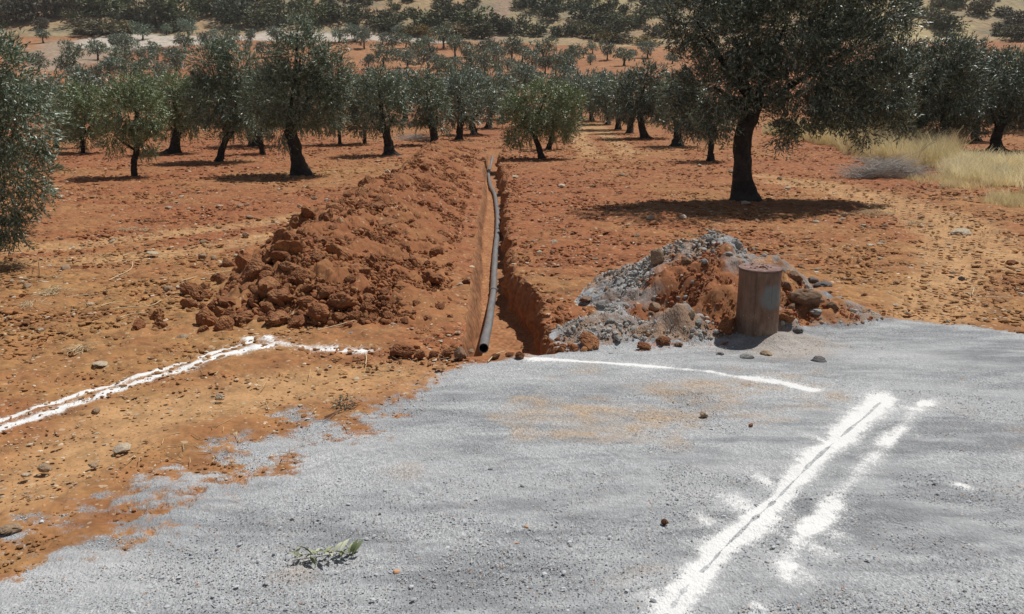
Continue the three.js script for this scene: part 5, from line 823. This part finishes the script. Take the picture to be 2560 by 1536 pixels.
strawHeap('loose tan straw lying below the right end of the big tree shadow', 2185, 536, 110, 170, 63, 0.1);
strawHeap('loose straw wisps beside the flat oval stone on the right', 2292, 562, 60, 70, 64);
strawHeap('straw wisps just above the chalk lines on the left', ...Z7(400, 160), 50, 60, 65);
strawHeap('yellowish straw on the left tyre track', ...Z6(1210, 620), 90, 80, 66);
{
  const r = rng(812), list = []; while (list.length < 2600) { const d = 5.5 + 20 * Math.pow(r(), 1.4), x = (r() * 2 - 1) * (0.64 * d + 0.3); if (padMask(x, d) > 0.3 || !free(x, d) || spoil(x, d) > 0.1 || gravelHeap(x, d) > 0.05 || fbm(x * 0.5 + 3, d * 0.5, 2) < 0.7 * r() - 0.35) continue; list.push([x, d]); }
  const g = stick(V(-0.5, 0, 0), V(0.5, 0.03, 0.05), 0.022, 0.015, 0.12, 3), im = new THREE.InstancedMesh(g, stalkMat, list.length), o = new THREE.Object3D(), c = new THREE.Color();
  list.forEach(([x, d], i) => { const l = 0.04 + 0.16 * Math.pow(r(), 2.2), k = 0.7 + 0.5 * r(); o.position.set(x, lie(x, d) + 0.012 + 0.01 * r(), -d); o.rotation.set(0, r() * 6.28, (r() - 0.4) * 0.25); o.scale.set(l, 0.13, 0.13); o.updateMatrix(); im.setMatrixAt(i, o.matrix); im.setColorAt(i, c.setRGB(k, k * 0.96, k * 0.9)); });
  shade(im); im.name = 'straw_litter'; tag(im, 'short bits of dry straw littering the red soil', 'straw litter', null, 'stuff'); scene.add(im);
}
// olive twig dropped on the gravel
{
  const p = at(818, 1400), o = thing('olive_twig', 'green olive twig with pale leaves lying on the gravel in front', 'twig', p.x, p.y + 0.01, p.d), s = p.scale, r = rng(77);
  const ax = (q) => V((q[0] - 818) * s, 0.006, (q[1] - 1400) * s * 2.1), pts = [[735, 1408], [775, 1402], [818, 1396], [850, 1392], [884, 1398]].map(ax), c = new THREE.CatmullRomCurve3(pts);
  part('stem', new THREE.TubeGeometry(c, 16, 0.0022, 5, false), new THREE.MeshStandardMaterial({ name: 'twig_bark', color: new THREE.Color(0.16, 0.14, 0.08), roughness: 0.8 }), o);
  const shape = (l, w) => { const pos = [], idx = [], n = 5; for (let i = 0; i <= n; i++) { const t = i / n, q = w * Math.sin(Math.PI * Math.pow(t, 0.8)) * 0.5 + 0.0004, y = 0.012 * Math.sin(t * 3); pos.push(t * l, y, -q, t * l, y - 0.0025, 0, t * l, y, q); if (i) { const b = i * 3; for (const k of [0, 1]) idx.push(b - 3 + k, b - 2 + k, b + 1 + k, b - 3 + k, b + 1 + k, b + k); } } const g = new THREE.BufferGeometry(); g.setAttribute('position', new THREE.Float32BufferAttribute(pos, 3)); g.setIndex(idx); g.computeVertexNormals(); return g; };
  const mats = [[0.2, 0.24, 0.11], [0.5, 0.52, 0.37], [0.32, 0.36, 0.19]].map((q) => new THREE.MeshStandardMaterial({ name: 'twig_leaf', color: new THREE.Color(...q), side: THREE.DoubleSide, roughness: 0.55 })), gs = [shape(0.085, 0.022), shape(0.1, 0.026), shape(0.07, 0.019)];
  for (let i = 0; i < 26; i++) { const m = part('leaf', gs[i % 3], mats[fl(r() * 3)], o); m.position.copy(c.getPoint(clamp((i + 1) / 27))); m.position.y += 0.006 + 0.012 * r(); m.rotation.set((r() - 0.5) * 1.6, (i % 2 ? 1 : -1) * (0.5 + 0.9 * r()) + (r() < 0.3 ? 2.2 : 0), (r() - 0.3) * 0.7); }
}
{ // small weed and the stick beside it
  const p = at(858, 1018), g = foliage([[0, 0.03, 0, 0.075, 0.035, 0.06]], { seed: 5, leaf: 0.022, width: 0.009, cover: 2.2, tone: 'dark', per: 5, gaps: -0.6 }), o = thing('weed', 'small dark green weed growing at the gravel edge', 'weed', p.x, p.y, p.d); part('leaves', g, leafMat, o);
  const a = gp([812, 1046], 0.01), b = gp([906, 1012], 0.03), m = a.clone().lerp(b, 0.5), k = thing('fallen_stick', 'thin brown stick with a fork lying beside the small weed', 'stick', m.x, m.y, -m.z), tw = new THREE.MeshStandardMaterial({ name: 'brown_twig', color: new THREE.Color(0.2, 0.12, 0.08), roughness: 0.9 });
  part('stem', stick(a.clone().sub(m), b.clone().sub(m), 0.006, 0.003, 0.05, 4), tw, k); part('side_shoot', stick(a.clone().lerp(b, 0.35).sub(m), gp([806, 1062], 0.01).sub(m), 0.004, 0.002, 0.03, 5), tw, k);
}
renderer.render(scene, camera);
